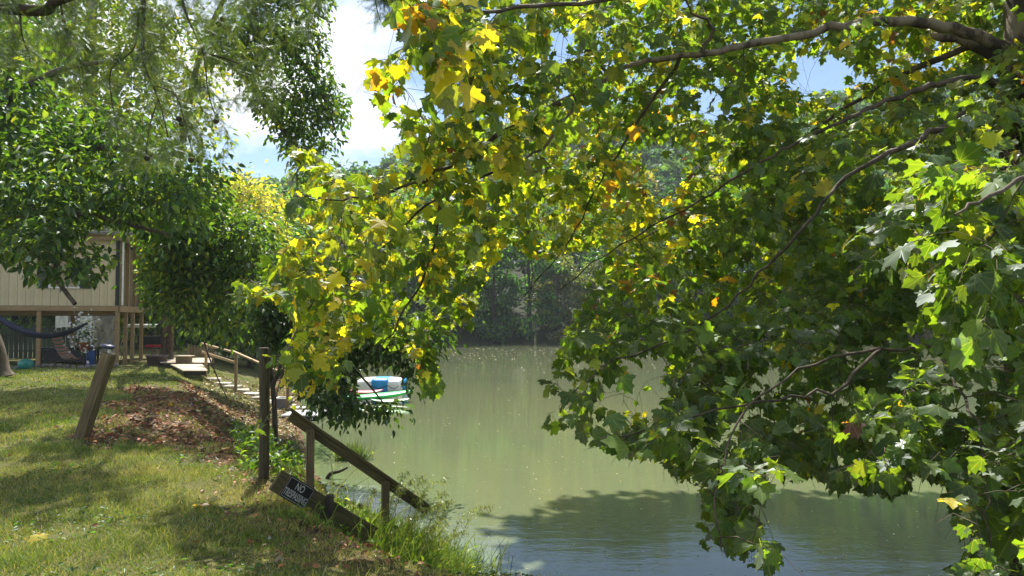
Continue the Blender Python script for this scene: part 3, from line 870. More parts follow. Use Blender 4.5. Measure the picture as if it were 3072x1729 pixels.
sb = np.array([5.05, 7.45, gz(5.05, 7.45) - .1])
syc = empty('sycamore_tree', sb, 'big sycamore at right with yellowing lobed leaves drooping over the river', 'tree')
trunk_p = smooth_path([sb, P(1040, 420, 7.45), P(1036, 300, 7.5), P(1032, 100, 7.5), P(1032, 0, 7.5), (5.2, 8.1, 8.6), (4.7, 8.8, 12), (4.4, 9.4, 15.5)], 5)
trunk_r = np.interp(np.linspace(0, 1, len(trunk_p)), [0, .1, .5, .7, 1], [.46, .32, .27, .2, .04])
tube_obj('trunk', [(trunk_p, trunk_r)], M_sbark, syc, 14)
LIMBS = [
    ([(1030, 62, 7.5), (985, 40, 7.4), (930, 24, 7.3), (870, 22, 7.2), (800, 35, 7.1), (730, 48, 7.0), (680, 56, 7.0), (640, 63, 7.0), (610, 77, 7.0), (580, 97, 7.0), (556, 132, 7.0), (525, 160, 7.0), (440, 195, 6.8), (390, 240, 6.7), (345, 275, 6.6), (300, 325, 6.4), (275, 400, 6.0)], .071, .006),
    ([(585, 92, 7), (522, 122, 6.7), (460, 160, 6.4), (400, 190, 6.3), (340, 200, 6.3), (295, 195, 6.4)], .035, .006),
    ([(1030, 85, 7.5), (975, 45, 7.6), (930, 36, 7.7)], .071, .035),
    ([(975, 45, 7.6), (900, 75, 8), (848, 106, 8.4), (790, 150, 9), (720, 200, 9.4), (640, 240, 9.8)], .04, .007),
    ([(1032, 100, 7.5), (987, 79, 7.3), (940, 83, 7.2), (892, 100, 7.1), (850, 118, 7.0), (795, 142, 7.0), (758, 164, 7.1), (700, 200, 7.4), (620, 245, 8), (560, 290, 8)], .048, .006),
    ([(1032, 125, 7.5), (972, 114, 6.8), (930, 135, 6.3), (889, 154, 6.0), (840, 185, 6), (797, 233, 6), (747, 285, 6.2), (690, 330, 6.3), (600, 372, 5.8), (560, 412, 5.2)], .04, .005),
    ([(1034, 340, 7.5), (1024, 389, 6.2), (980, 368, 5.6), (939, 349, 5.3), (880, 350, 5.2), (800, 370, 5.0), (740, 420, 4.7), (715, 500, 4.4), (722, 552, 4.3)], .03, .004),
    ([(1030, -20, 7.5), (900, -30, 7), (750, -20, 6.5), (600, 0, 6), (500, 10, 5.2), (430, 20, 4.4), (398, 30, 4)], .06, .006),
    ([(1034, 200, 7.5), (1110, 150, 5), (1060, 160, 3.8), (1000, 190, 3.4), (955, 215, 3.3)], .035, .006),
    ([(939, 349, 5.3), (960, 395, 4.8), (981, 437, 4.3), (985, 500, 4), (995, 565, 3.9)], .012, .004),
    ([(700, 53, 7), (712, 28, 6.9), (690, 8, 6.8), (665, -20, 6.7)], .025, .006),
    ([(610, 77, 7), (590, 52, 6.9), (575, 30, 6.9)], .02, .006),
    ([(680, 56, 7), (640, 120, 7.6), (600, 180, 8.2), (570, 240, 8.4), (520, 300, 8)], .02, .005),
    ([(440, 195, 6.8), (430, 260, 6.9), (400, 320, 7), (380, 350, 7)], .018, .005),
    ([(880, 350, 5.2), (830, 390, 4.9), (760, 400, 4.9), (660, 430, 5), (600, 440, 5)], .014, .004),
]
nodes, rad = list(trunk_p[10:]), list(trunk_r[10:])
for pts, r0, r1 in LIMBS:
    p = smooth_path([P(*q) for q in pts], 5)
    p[1:-1] += rng.normal(0, .012, (len(p) - 2, 3))
    r = np.geomspace(r0, r1, len(p))
    tube_obj('limb', [(p, r)], M_sbark if r0 > .07 else M_limb, syc, 8)
    nodes += list(p[3:]); rad += list(r[3:])
for pts, r0, r1 in [([(5.1, 8.1, 8.6), (3.4, 10, 9.6), (1.5, 14, 10.8), (-.5, 18, 12)], .12, .02), ([(4.7, 8.8, 12), (3.8, 13, 12.6), (3.5, 18, 13)], .1, .02), ([(5.1, 8.0, 8.0), (6.5, 11, 10), (6.8, 18, 12.2)], .11, .02), ([(5, 7.8, 7.4), (3.2, 6.5, 8.6), (0.5, 6.8, 9.4), (-1.5, 7.5, 9.8)], .09, .02)]:
    p = smooth_path(pts, 5); r = np.geomspace(r0, r1, len(p))
    tube_obj('limb', [(p, r)], M_sbark, syc, 8)
    nodes += list(p[3:]); rad += list(r[3:])

# clusters of leaves seen in the picture
N = 40000
u = rng.uniform(235, 1180, N); v = rng.uniform(-60, 620, N)
dep = depth_at(u, v) * np.exp(rng.normal(0, .10, N)) * np.where(rng.random(N) < .30, rng.uniform(1.1, 1.5, N), 1)
acc = rng.random(N) < (dep / 10) ** 2 * np.where((u < 700), .95, 1.1)
cent = np.stack([P(a, b, c) for a, b, c in zip(u[acc], v[acc], dep[acc])])
cent = cent[syc_ok(cent)]
cent = cent[rng.permutation(len(cent))[:2380]]
cent = np.concatenate([cent, np.stack([P(*q) for q in [(256, 287, 6.3), (248, 283, 6.2), (264, 296, 6.3), (270, 283, 6.4), (278, 354, 6), (272, 360, 6), (264, 423, 5.8), (272, 420, 5.9), (254, 426, 5.8), (290, 140, 6.4), (296, 158, 6.4), (300, 145, 6.4), (286, 372, 6.0), (292, 205, 6.3), (286, 240, 6.3)]])])
# unseen crown clusters above the picture, most of them placed to cast shade
up_c = []
while len(up_c) < 440:
    if len(up_c) < 425:                     # unseen outer crown, packed densely here to shade the near water
        x, y = rng.uniform(-.3, 8), rng.uniform(15.5, 20)
        z = P(512, -22, y)[2] + rng.uniform(0, 1.6)
    else:
        x, y = rng.uniform(-4, 9), rng.uniform(6.5, 16)
        z = P(512, -25, y)[2] + rng.uniform(0, 5.5)
        if z > 15 or (x < 3 and rng.random() < .85): continue
    up_c.append((x, y, z))
up_c = np.array(up_c)
paths = grow(nodes, rad, np.concatenate([cent, up_c]), rtip=.0022, rk=.006, arch=.14)
shoots, AP, AX, SH_ID = [], [], [], []
for kx, pts, rr in paths:
    if kx >= len(cent): continue
    L = np.linalg.norm(pts[-1] - pts[0])
    for j in range(3):
        f_ = (len(pts) - 1) * (1.0 if j == 0 else rng.uniform(.45, .95)); i0 = min(int(f_), len(pts) - 2)
        b0 = pts[i0] + (pts[i0 + 1] - pts[i0]) * (f_ - i0)
        dr = norm(norm(pts[-1] - pts[-2]) * .5 + rng.normal(0, .6, 3) + np.array([0, 0, -.25]))
        ln = rng.uniform(.16, .38)
        e_ = b0 + dr * ln + np.array([0, 0, -.12 * ln]); mid = b0 + dr * ln * .5 + np.array([0, 0, .03 * ln]) + rng.normal(0, .015, 3)
        shoots.append((np.array([b0, mid, e_]), np.array([.0024, .0019, .0013])))
        side = norm(np.cross(dr, [0, 0, 1.0]) + 1e-6)
        nlv = rng.integers(4, 7)
        for q_ in range(nlv):
            t_ = (q_ + .6) / nlv
            bp_ = b0 + (e_ - b0) * t_
            sg_ = (1 if q_ % 2 else -1) if q_ < nlv - 1 else 0
            SH_ID.append(len(shoots)); AP.append(bp_); AX.append(dr * rng.uniform(.3, .9) + side * sg_ * rng.uniform(.5, 1.1) + rng.normal(0, .25, 3) + np.array([0, 0, -rng.uniform(.2, 1.1)]))
tag(tube_obj('twigs', [(p[::2] if len(p) > 4 else p, r[::2] if len(r) > 4 else r) for _, p, r in paths], M_twig, syc, 4), kind='stuff')
att = np.array(AP); ax = norm(np.array(AX))
N = len(att)
up = norm(np.array([0, 0, 1.0]) + rng.normal(0, .5, (N, 3)))
size = np.clip(np.exp(rng.normal(math.log(.094), .30, N)), .045, .20) * np.where(project(att)[2] < 5.0, 1.05, 1)
pos = att + ax * (size * .34)[:, None]
k = syc_ok(pos) & syc_ok(pos + ax * (size * .75)[:, None], .8)
pos, ax, up, size = pos[k], ax[k], up[k], size[k]
shid = np.array(SH_ID)[k]
have = np.bincount(shid, minlength=len(shoots) + 1)
tag(tube_obj('shoots', [q_ for i_, q_ in enumerate(shoots) if have[i_ + 1] > 1], M_twig, syc, 3), kind='stuff')
pu, pv, pf = project(pos)
# the sprays seen edge on turn a little to the light and to the viewer
up = norm(up + np.array([0, -.25, .1]))
N = len(pos)
ylw = .12 + .50 * np.exp(-((pu - 440) / 170) ** 2 - ((pv - 170) / 150) ** 2) + .4 * np.exp(-((pu - 625) / 60) ** 2 - ((pv - 215) / 55) ** 2) + .35 * np.exp(-((pu - 905) / 90) ** 2 - ((pv - 60) / 60) ** 2) + .25 * np.exp(-((pu - 300) / 60) ** 2 - ((pv - 300) / 120) ** 2)
orng = .008 + .11 * np.exp(-((pu - 635) / 55) ** 2 - ((pv - 205) / 45) ** 2) + .09 * np.exp(-((pu - 925) / 60) ** 2 - ((pv - 35) / 40) ** 2) + .07 * np.exp(-((pu - 410) / 40) ** 2 - ((pv - 60) / 60) ** 2)
ylw = ylw * np.where((pv > 285) & (pu > 480), .35, 1)
q = np.where(rng.random(N) < .62, rng.random(len(shoots) + 1)[shid], rng.random(N))
CL = np.array([(.06, .115, .022), (.095, .155, .026), (.19, .225, .028), (.42, .36, .03), (.40, .20, .02), (.13, .05, .022)])
cls = np.where(q < orng * .4, 5, np.where(q < orng, 4, np.where(q < orng + ylw * .30, 3, np.where(q < orng + ylw, 2, np.where(rng.random(N) < .5, 0, 1)))))
app = size / pf * F
app[(pu < -10) | (pu > 1034) | (pv < -10) | (pv > 586)] = 0
order = np.argsort(-app)
big, rest = order[:300], order[300:]
jit = np.exp(rng.normal(0, .22, (N, 1))) * np.exp(rng.normal(0, .05, (N, 3)))
lpos, lax, lup = leaves_round(up_c, 18, .42, down=.6, tidy=.6)
kk = project(lpos)[1] < -12
lpos, lax, lup = lpos[kk], lax[kk], lup[kk]
nl = len(lpos)  # these unseen leaves are oversized to thicken the shade on the river
me = leaf_cloud('foliage', np.concatenate([pos[rest], lpos]), np.concatenate([ax[rest], lax]), np.concatenate([up[rest], lup]), np.concatenate([size[rest], rng.uniform(.26, .42, nl)]),
                np.concatenate([CL[cls[rest]] * jit[rest], palette(nl, CL[:4], (.4, .3, .2, .1))]), 'syc', M_syc, nvar=16, uv=True)
tag(put('foliage', me, syc), kind='stuff')
leaf_meshes = {}
bx, by, bz = leaf_basis(ax, up)
for i in big:
    key = (int(cls[i]), int(rng.integers(0, 8)))
    if key not in leaf_meshes:
        tv, tt, tu = leaf_template('syc', key[1] + 20)
        leaf_meshes[key] = mesh_np('leaf', tv, tt, tint=np.tile(CL[key[0]] * np.exp(rng.normal(0, .2)), (len(tv), 1)), uv=tu, mat=M_syc)
    s = size[i]
    Mx = Matrix(((bx[i, 0] * s, by[i, 0] * s, bz[i, 0] * s, pos[i, 0]), (bx[i, 1] * s, by[i, 1] * s, bz[i, 1] * s, pos[i, 1]), (bx[i, 2] * s, by[i, 2] * s, bz[i, 2] * s, pos[i, 2]), (0, 0, 0, 1)))
    put('leaf', leaf_meshes[key], syc, Mx)

# ------------------------------------------------------------------ bald cypress, upper left
cb = np.array([-5.6, 4.2, gz(-5.6, 4.2) - .05])
cyp = empty('bald_cypress_tree', cb, 'feathery bald cypress branches with round cones hanging down at upper left', 'tree')
ctp = smooth_path([cb, (-5.6, 4.2, 3), (-5.5, 4.3, 6), (-5.3, 4.5, 10), (-5.2, 4.6, 14)], 4)
ctr = np.linspace(.34, .08, len(ctp))
tube_obj('trunk', [(ctp, ctr)], M_bark, cyp, 12)
CL_ = [([np.array((-5.5, 4.3, 5.0)), P(0, 8, 5), P(60, 0, 5), P(144, -30, 5), P(250, -60, 5.2), P(370, -70, 5.2)], .055, .012),
       ([np.array((-5.4, 4.35, 6.5)), P(-100, -200, 5.5), P(60, -160, 5.6), P(220, -150, 5.8)], .06, .02)]
BR = [([(144, -30, 5), (144, 0, 5), (143, 50, 5), (146, 70, 4.98), (154, 88, 4.96), (161, 108, 4.95), (168, 137, 4.95)], .018, .004),
      ([(154, 85, 4.96), (175, 95, 4.9), (184, 120, 4.9), (193, 156, 4.9)], .006, .003),
      ([(139, 12, 5), (134, 48, 5.05), (112, 68, 5.1), (111, 95, 5.1), (118, 130, 5.1)], .007, .003),
      ([(176, -40, 5), (185, 10, 5), (203, 53, 5), (208, 91, 5), (216, 118, 5)], .012, .003),
      ([(203, 53, 5), (235, 62, 5.05), (262, 78, 5.1), (285, 100, 5.1)], .007, .003),
      ([(240, -60, 5.2), (246, -10, 5.1), (255, 30, 5.1), (275, 55, 5.1)], .01, .003),
      ([(60, 0, 5), (66, 30, 5.1), (80, 60, 5.1), (84, 90, 5.1)], .009, .003),
      ([(20, 5, 5), (22, 35, 5.1), (30, 55, 5.1)], .009, .003),
      ([(150, 30, 5), (162, 25, 4.9), (163, 40, 4.9), (147, 60, 4.95)], .006, .003),
      ([(158, 100, 4.95), (150, 125, 4.9), (146, 155, 4.9)], .005, .003),
      ([(370, -70, 5.2), (372, -30, 5.1), (376, 4, 5), (380, 20, 5)], .008, .003)]
cn, cr_ = [], []
for pts, r0, r1 in CL_:
    p = smooth_path(pts, 6); r = np.geomspace(r0, r1, len(p)); tube_obj('limb', [(p, r)], M_dbark, cyp, 8); cn += list(p[4:]); cr_ += list(r[4:])
brn = []
for pts, r0, r1 in BR:
    p = smooth_path([P(*a) for a in pts], 5); r = np.geomspace(r0, r1, len(p)); tube_obj('branch', [(p, r)], M_dbark, cyp, 6); cn += list(p); cr_ += list(r); brn += list(p)
CYP = [(-40, -60), (330, -60), (322, 20), (300, 66), (278, 104), (250, 118), (236, 150), (214, 166), (205, 158), (186, 166), (150, 162), (126, 170), (108, 158), (100, 126), (84, 104), (58, 84), (30, 70), (-40, 70)]
u = rng.uniform(-40, 330, 2600); v = rng.uniform(-60, 172, 2600)
k = in_poly(u, v, CYP)
k &= ~(in_poly(u, v, [(206, 70), (232, 70), (250, 110), (245, 150), (220, 150), (208, 120)]) & (rng.random(2600) < .5)) & ~(in_poly(u, v, [(110, 60), (140, 60), (140, 110), (112, 110)]) & (rng.random(2600) < .4))
cc = np.stack([P(a, b, c) for a, b, c in zip(u[k], v[k], rng.normal(5.05, .28, k.sum()))])[:380]
cc = np.concatenate([cc, np.stack([P(380 + rng.normal(0, 5), rng.uniform(-30, 14), 5) for _ in range(6)]), np.stack([P(a, b, c) for a, b, c in zip(rng.uniform(-300, 330, 110), rng.uniform(-240, -60, 110), rng.uniform(4.6, 6.2, 110))])])
paths = grow(cn, cr_, cc, rtip=.0012, rk=.006, arch=.05)
tag(tube_obj('twigs', [(p, r) for _, p, r in paths], M_dbark, cyp, 4), kind='stuff')
S_ = []
for kx, pts, rr in paths:
    for t in range(14):
        a = rng.uniform(.3, 1.0); i = min(int(a * (len(pts) - 1)), len(pts) - 2)
        S_.append(pts[i] + (pts[i + 1] - pts[i]) * rng.random() + rng.normal(0, .012, 3))
for p in brn[::1]:
    for _ in range(2): S_.append(p + rng.normal(0, .02, 3))
S_ = np.array(S_)
ns = len(S_)
axs = norm(rng.normal(0, .75, (ns, 3)) + np.array([0, 0, -.75]))
ups = norm(rng.normal(0, 1, (ns, 3)) + np.array([0, -.5, .3]))
me = leaf_cloud('foliage', S_, axs, ups, rng.uniform(.07, .15, ns), palette(ns, [(.075, .12, .035), (.10, .15, .05), (.15, .19, .06)], (.45, .35, .2)), 'spray', M_needle, nvar=5)
tag(put('foliage', me, cyp), kind='stuff')
bm = bmesh.new(); bmesh.ops.create_icosphere(bm, subdivisions=2, radius=.02)
for vtx in bm.verts: vtx.co *= 1 + .06 * math.sin(vtx.co.x * 700) * math.sin(vtx.co.z * 700)
cone_me = bpy.data.meshes.new('cone'); bm.to_mesh(cone_me); bm.free()
cone_me.materials.append(surf_mat('cypress_cone', (.03, .03, .015), (.08, .07, .035), 60, None, .8, .5))
for (a, b, c) in [(191, 160, 4.9), (200, 160, 4.92), (147, 158, 4.9), (179, 119, 4.93), (182, 124, 4.9), (216, 121, 5), (253, 11, 5.05), (256, 14, 5.0), (223, 19, 4.9), (219, 24, 4.95), (226, 27, 4.92)]:
    put('cone', cone_me, cyp, Matrix.Translation(Vector(P(a, b, c))) @ Matrix.Rotation(rng.uniform(0, 3), 4, 'X'))

# ------------------------------------------------------------------ ground cover
def scatter(n, x0, x1, y0, y1):
    x = rng.uniform(x0, x1, n); y = rng.uniform(y0, y1, n)
    return x, y

def vnoise(x, y, s, seed=0):
    r = np.random.default_rng(seed)
    ph = r.uniform(0, 6.28, (6, 2)); fr = r.uniform(.6, 1.7, (6, 2)) * s
    z = 0
    for k in range(6):
        z = z + np.sin(x * fr[k, 0] * (1 if k % 2 else .6) + y * fr[k, 1] * (-1 if k % 3 else 1) + ph[k, 0])
    return z / 3.2

Gp, Ga, Gu, Gs, Gw, Gc = [], [], [], [], [], []
for (n_, y0, y1, h0, h1, w_) in [(300000, 4.2, 9.5, .022, .07, .0055), (270000, 9.0, 17, .03, .075, .010), (150000, 17, 33, .035, .07, .02)]:
    n_ = int(n_ * 1.65); x, y = scatter(n_, -1.15 * y1 + .5, 1.8, y0 - (2.2 if y0 < 5 else 0), y1)
    s_ = shore_dist(x, y)
    z = height(x, y)
    p = np.stack([x, y, z], 1)
    u, v, f_ = project(p)
    seen = (u > -30) & (u < 470) & (v < 590)
    k = (seen | (rng.random(n_) < .30)) & (f_ > 1) & (s_ > np.where(y > 16, .5, 1.3)) & ((y < 16) | (s_ > 3) | (rng.random(n_) < .6))
    wu, wv2 = wob(u, v, x, y)
    k &= ~(in_poly(wu, wv2, LITTER_UV) & (y < 22) & (rng.random(n_) < .84 - .45 * (vnoise(x, y, 2.3, 4) > .2)))
    k &= ~(in_poly(u, v, EDGE_UV) & (rng.random(n_) < .55 + .3 * vnoise(x, y, 3, 9)))
    k &= rng.random(n_) < .80 + .3 * vnoise(x, y, 1.5, 5)
    k &= ~(in_poly(u, v, [(0, 359), (118, 359), (142, 364), (140, 372), (0, 366)]) & (y > 24) & (rng.random(n_) < .8))
    p, x, y = p[k], x[k], y[k]
    m_ = len(p)
    Gp.append(p)
    Ga.append(norm(rng.normal(0, .55, (m_, 3)) * np.array([1, 1, .2]) + np.array([0, 0, .8])))
    Gu.append(norm(rng.normal(0, 1, (m_, 3))))
    Gs.append(rng.uniform(h0, h1, m_) * (1 + .45 * vnoise(x, y, 3.2, 14) + .25 * vnoise(x, y, 9, 15)).clip(.45, 2)); Gw.append(np.full(m_, w_) * rng.uniform(.7, 1.3, m_))
    dry = np.clip(.42 + .35 * vnoise(x, y, 1.1, 3) + .25 * vnoise(x, y, 4, 8) - .14 * sstep(15, 22, y), 0, 1)
    c = np.where((rng.random(m_) < dry)[:, None], np.array([.40, .36, .14]), np.where((rng.random(m_) < .5)[:, None], np.array([.13, .20, .035]), np.array([.20, .26, .045])))
    Gc.append(c * np.exp(rng.normal(0, .22, (m_, 1))))
me = leaf_cloud('lawn_grass', np.concatenate(Gp), np.concatenate(Ga), np.concatenate(Gu), np.concatenate(Gs), np.concatenate(Gc), 'blade', M_grass, nvar=1, width=np.concatenate(Gw))
tag(put('lawn_grass', me), 'short mown patchy grass of the sloping lawn', 'grass', kind='stuff')

# clover and plantain in the lawn
x, y = scatter(60000, -8, .2, 4.3, 13)
p = np.stack([x, y, height(x, y)], 1); u, v, _ = project(p)
k = (shore_dist(x, y) > 1.4) & (vnoise(x, y, 2.8, 40) > .30) & (u > -20) & (v < 590) & ~in_poly(u, v, LITTER_UV) & (rng.random(len(x)) < .5)
p = p[k][:9000]; m_ = len(p); p[:, 2] += rng.uniform(.005, .05, m_)
me = leaf_cloud('lawn_weeds', p, norm(rng.normal(0, 1, (m_, 3)) * np.array([1, 1, .3])), norm(np.array([0, 0, 1]) + rng.normal(0, .4, (m_, 3))), rng.uniform(.015, .05, m_), palette(m_, [(.05, .10, .025), (.09, .15, .035)], (.6, .4)), 'oval', M_leaf)
tag(put('lawn_weeds', me), 'low clover and broad leaved weeds patching the lawn', 'weeds', kind='stuff')

# leaf litter
x, y = scatter(42000, -9, 0.2, 5, 21)
p = np.stack([x, y, height(x, y)], 1)
u, v, _ = project(p); u, v = wob(u, v, x, y)
inl = in_poly(u, v, LITTER_UV); ine = in_poly(u, v, EDGE_UV)
s_ = shore_dist(x, y)
k = (inl & (rng.random(len(x)) < .8 + .3 * vnoise(x, y, 2.6, 21))) | (ine & (rng.random(len(x)) < .3)) | (rng.random(len(x)) < .018) | ((s_ > .1) & (s_ < 2.4) & (y < 16) & (rng.random(len(x)) < .35))
k &= s_ > .05
p = p[k]; m_ = len(p)
p[:, 2] += rng.uniform(.008, .05, m_)
axl = norm(rng.normal(0, 1, (m_, 3)) * np.array([1, 1, .25])); upl = norm(np.array([0, 0, 1]) + rng.normal(0, .5, (m_, 3)))
me = leaf_cloud('leaf_litter', p, axl, upl, rng.uniform(.035, .11, m_) * np.where(p[:, 1] < 9.3, .62, 1), palette(m_, [(.22, .095, .045), (.31, .155, .08), (.08, .045, .026), (.34, .25, .15), (.40, .30, .05)], (.34, .27, .27, .10, .02), .35), 'oval', M_litter, nvar=4, width=None)
tag(put('leaf_litter', me), 'brown fallen leaves covering the earth bank', 'leaves', kind='stuff')

x, y = scatter(26000, -13, -3.5, 14.5, 31)
p = np.stack([x, y, height(x, y)], 1); s_ = shore_dist(x, y); u, v, _ = project(p)
k = (s_ > .1) & (s_ < 3.4 + 1.2 * vnoise(x, y, 1.4, 30)) & (u > 200) & (rng.random(len(x)) < .8)
p = p[k][:9000]; m_ = len(p); p[:, 2] += rng.uniform(.005, .05, m_)
me = leaf_cloud('bank_litter', p, norm(rng.normal(0, 1, (m_, 3)) * np.array([1, 1, .3])), norm(np.array([0, 0, 1]) + rng.normal(0, .5, (m_, 3))), rng.uniform(.05, .14, m_), palette(m_, [(.30, .24, .12), (.36, .30, .18), (.20, .13, .07), (.14, .18, .04), (.22, .24, .05)], (.25, .2, .25, .15, .15), .3), 'oval', M_litter)
tag(put('bank_litter', me), 'straw, dead leaves and weeds on the slope beside the steps', 'leaves', kind='stuff')

# few big fallen yellow leaves on the lawn
for (a, b, nm) in [(47, 539, 'yellow fallen leaf on the lawn at far lower left'), (286, 493, 'yellow fallen leaf lying beside the black sign'), (300, 504, 'yellow fallen leaf on bare edge just below the black sign'), (198, 508, 'tan fallen leaf lying mid lawn')]:
    q = G(a, b, 1.3); zz = gz(q[0], q[1])
    tv, tt, tu = leaf_template('syc', 31)
    col = CL[3] if 'yellow' in nm else np.array((.35, .22, .12))
    me = mesh_np('fallen_leaf', tv * .13, tt, tint=np.tile(col, (len(tv), 1)), uv=tu, mat=M_syc)
    tag(put('fallen_leaf', me, None, Matrix.Translation((q[0], q[1], zz + .05)) @ Matrix.Rotation(rng.uniform(0, 6), 4, 'Z')), nm, 'leaf', 'fallen leaves on the lawn')

# leafy undergrowth on the bank
UG = [(250, 408), (300, 420), (312, 440), (310, 470), (300, 482), (268, 482), (240, 474), (232, 440), (236, 420)]
x, y = scatter(30000, -7, -1, 7, 17)
p = np.stack([x, y, height(x, y)], 1); u, v, _ = project(p); s_ = shore_dist(x, y)
k = (in_poly(u, v, UG) & (s_ > .2) & (vnoise(x, y, 2.2, 12) > -.45)); p = p[k][:9000]; m_ = len(p)
p[:, 2] += rng.uniform(.0, .22, m_) * (1 + .5 * vnoise(p[:, 0], p[:, 1], 3, 2))
me = leaf_cloud('undergrowth', p, norm(rng.normal(0, 1, (m_, 3)) + np.array([0, 0, .2])), norm(np.array([0, 0, 1]) + rng.normal(0, .5, (m_, 3))), rng.uniform(.04, .10, m_), palette(m_, GREEN + [(.2, .24, .05)], (.4, .35, .2, .05)), 'oval', M_leaf)
tag(put('undergrowth', me), 'low green leafy weeds on the bank behind the upright post', 'undergrowth', kind='stuff')

# weeds at the lower shore
def grass_clump(name, label, cx, cy, rx, ry, n_, h, w, cols, probs, lean=(0, 0), seeds=0, group=None, leafy=0):
    t = empty(name, (cx, cy, max(gz(cx, cy), 0) - .02), label, 'plant', group)
    x = cx + rng.normal(0, rx, n_); y = cy + rng.normal(0, ry, n_)
    z = np.maximum(height(x, y), -.05)
    p = np.stack([x, y, z], 1)
    a = norm(np.stack([rng.normal(lean[0], .42, n_), rng.normal(lean[1], .42, n_), np.full(n_, 1.0)], 1))
    hh = rng.uniform(h[0], h[1], n_)
    me = leaf_cloud('blades', p, a, norm(rng.normal(0, 1, (n_, 3))), hh, palette(n_, cols, probs), 'blade3', M_grass, nvar=1, width=np.full(n_, w) * rng.uniform(.7, 1.4, n_))
    tag(put('blades', me, t), kind='stuff')
    if leafy:
        j = rng.integers(0, n_, leafy)
        q = p[j] + a[j] * (hh[j] * rng.uniform(.1, .8, leafy))[:, None] + rng.normal(0, .02, (leafy, 3))
        me = leaf_cloud('leaves', q, norm(rng.normal(0, 1, (leafy, 3)) + np.array([0, 0, .3])), norm(np.array([0, 0, 1]) + rng.normal(0, .6, (leafy, 3))), rng.uniform(.04, .09, leafy), palette(leafy, cols, probs), 'oval', M_leaf)
        tag(put('leaves', me, t), kind='stuff')
    if seeds:
        st, sp_, sa = [], [], []
        for k in range(seeds):
            p0 = np.array([cx + rng.normal(0, rx * .8), cy + rng.normal(0, ry * .8), 0]); p0[2] = max(gz(p0[0], p0[1]), 0)
            L = rng.uniform(.6, 1.0)
            dx = rng.uniform(.05, .5); 
            pts = np.array([p0, p0 + (dx * .25, rng.normal(0, .05), L * .5), p0 + (dx * .6, rng.normal(0, .08), L * .92), p0 + (dx * 1.0, rng.normal(0, .1), L * 1.02)])
            pp = smooth_path(pts, 5)
            st.append((pp, np.linspace(.0035, .0015, len(pp))))
            for a_ in pp[len(pp) // 2:]:
                for _ in range(10):
                    sp_.append(a_ + rng.normal(0, .018, 3)); sa.append(np.array([.35, 0, -.7]) + rng.normal(0, .35, 3))
        tag(tube_obj('stems', st, M_seed, t, 4), kind='stuff')
        sp_, sa = np.array(sp_), norm(np.array(sa))
        me = leaf_cloud('seed_heads', sp_, sa, norm(rng.normal(0, 1, sp_.shape)), rng.uniform(.03, .06, len(sp_)), palette(len(sp_), [(.26, .32, .08), (.36, .37, .11)], (.6, .4)), 'blade', M_grass, nvar=1, width=np.full(len(sp_), .009))
        tag(put('seed_heads', me, t), kind='stuff')
    return t
M_seed = surf_mat('grass_stem', (.16, .19, .05), (.26, .26, .09), 20, None, .7, 0)
WG = [(.14, .24, .035), (.22, .32, .05), (.32, .35, .09)]
q = G(420, 574, .05)
grass_clump('tall_weed_clump', 'bright green tall weeds with drooping seed heads at the lower shore', -.98, 7.85, .26, .40, 5600, (.18, .66), .013, WG, (.35, .4, .25), (.2, 0), seeds=24, leafy=3600)
grass_clump('low_weed_clump', 'low dark green weeds at the foot of the sign board', -1.42, 7.25, .22, .25, 600, (.06, .18), .010, WG, (.6, .3, .1), leafy=800)
grass_clump('shore_weed_clump', 'small grassy weed tuft behind the slanted board near the water', -1.62, 9.2, .22, .3, 700, (.1, .32), .010, WG, (.5, .35, .15), leafy=350)
grass_clump('sign_grass_tuft', 'thin green grass blades growing in front of the black sign', -1.78, 6.42, .16, .05, 260, (.05, .16), .006, WG, (.3, .4, .3))
g_ = G(351, 459, 0)
grass_clump('water_grass_tuft', 'small round grass tuft growing out of the river shallows', g_[0], g_[1], .15, .1, 560, (.18, .46), .016, [(.08, .14, .03), (.14, .2, .05), (.25, .28, .10)], (.4, .4, .2), leafy=160)

st = []
for k in range(16):
    a = rng.uniform(458, 512); p0 = G(a, rng.uniform(566, 590), 0.0)
    pts = np.array([p0, p0 + (rng.normal(0, .03), 0, .12), p0 + (rng.normal(.03, .07), rng.normal(0, .05), rng.uniform(.2, .34))])
    pp = smooth_path(pts, 4); st.append((pp, np.linspace(.004, .002, len(pp))))
    for _ in range(3):
        b0 = pp[rng.integers(2, len(pp))]; st.append((np.array([b0, b0 + rng.normal(0, .05, 3) + (0, 0, .03)]), np.array([.002, .0015])))
t = empty('dead_weed_stems', G(480, 576, 0), 'thin dark dead weed stems standing in the water at bottom edge', 'plant')
tag(tube_obj('stems', st, M_dbark, t, 4), kind='stuff')

# leaves drifting on the river
n_ = 1500
u = np.where(np.arange(n_) < 700, rng.uniform(425, 700, n_), rng.uniform(300, 1024, n_)); v = np.where(np.arange(n_) < 700, 348 + np.abs(rng.normal(0, 10, n_)), rng.uniform(350, 576, n_))
p = np.stack([G(a, b, .006) for a, b in zip(u, v)])
k = shore_dist(p[:, 0], p[:, 1]) < -.15; p = p[k]; m_ = len(p)
sz = np.clip(.0014 * p[:, 1], .022, .13) * rng.uniform(.5, 1.6, m_)
me = leaf_cloud('floating_leaves', p, norm(rng.normal(0, 1, (m_, 3)) * np.array([1, 1, .02])), norm(np.array([0, 0, 1.0]) + rng.normal(0, .12, (m_, 3))), sz, palette(m_, [(.55, .52, .34), (.62, .58, .42), (.42, .34, .12)], (.5, .3, .2)), 'dia', M_litter, nvar=2)
tag(put('floating_leaves', me), 'scattered pale fallen leaves drifting on the river', 'leaves', kind='stuff')

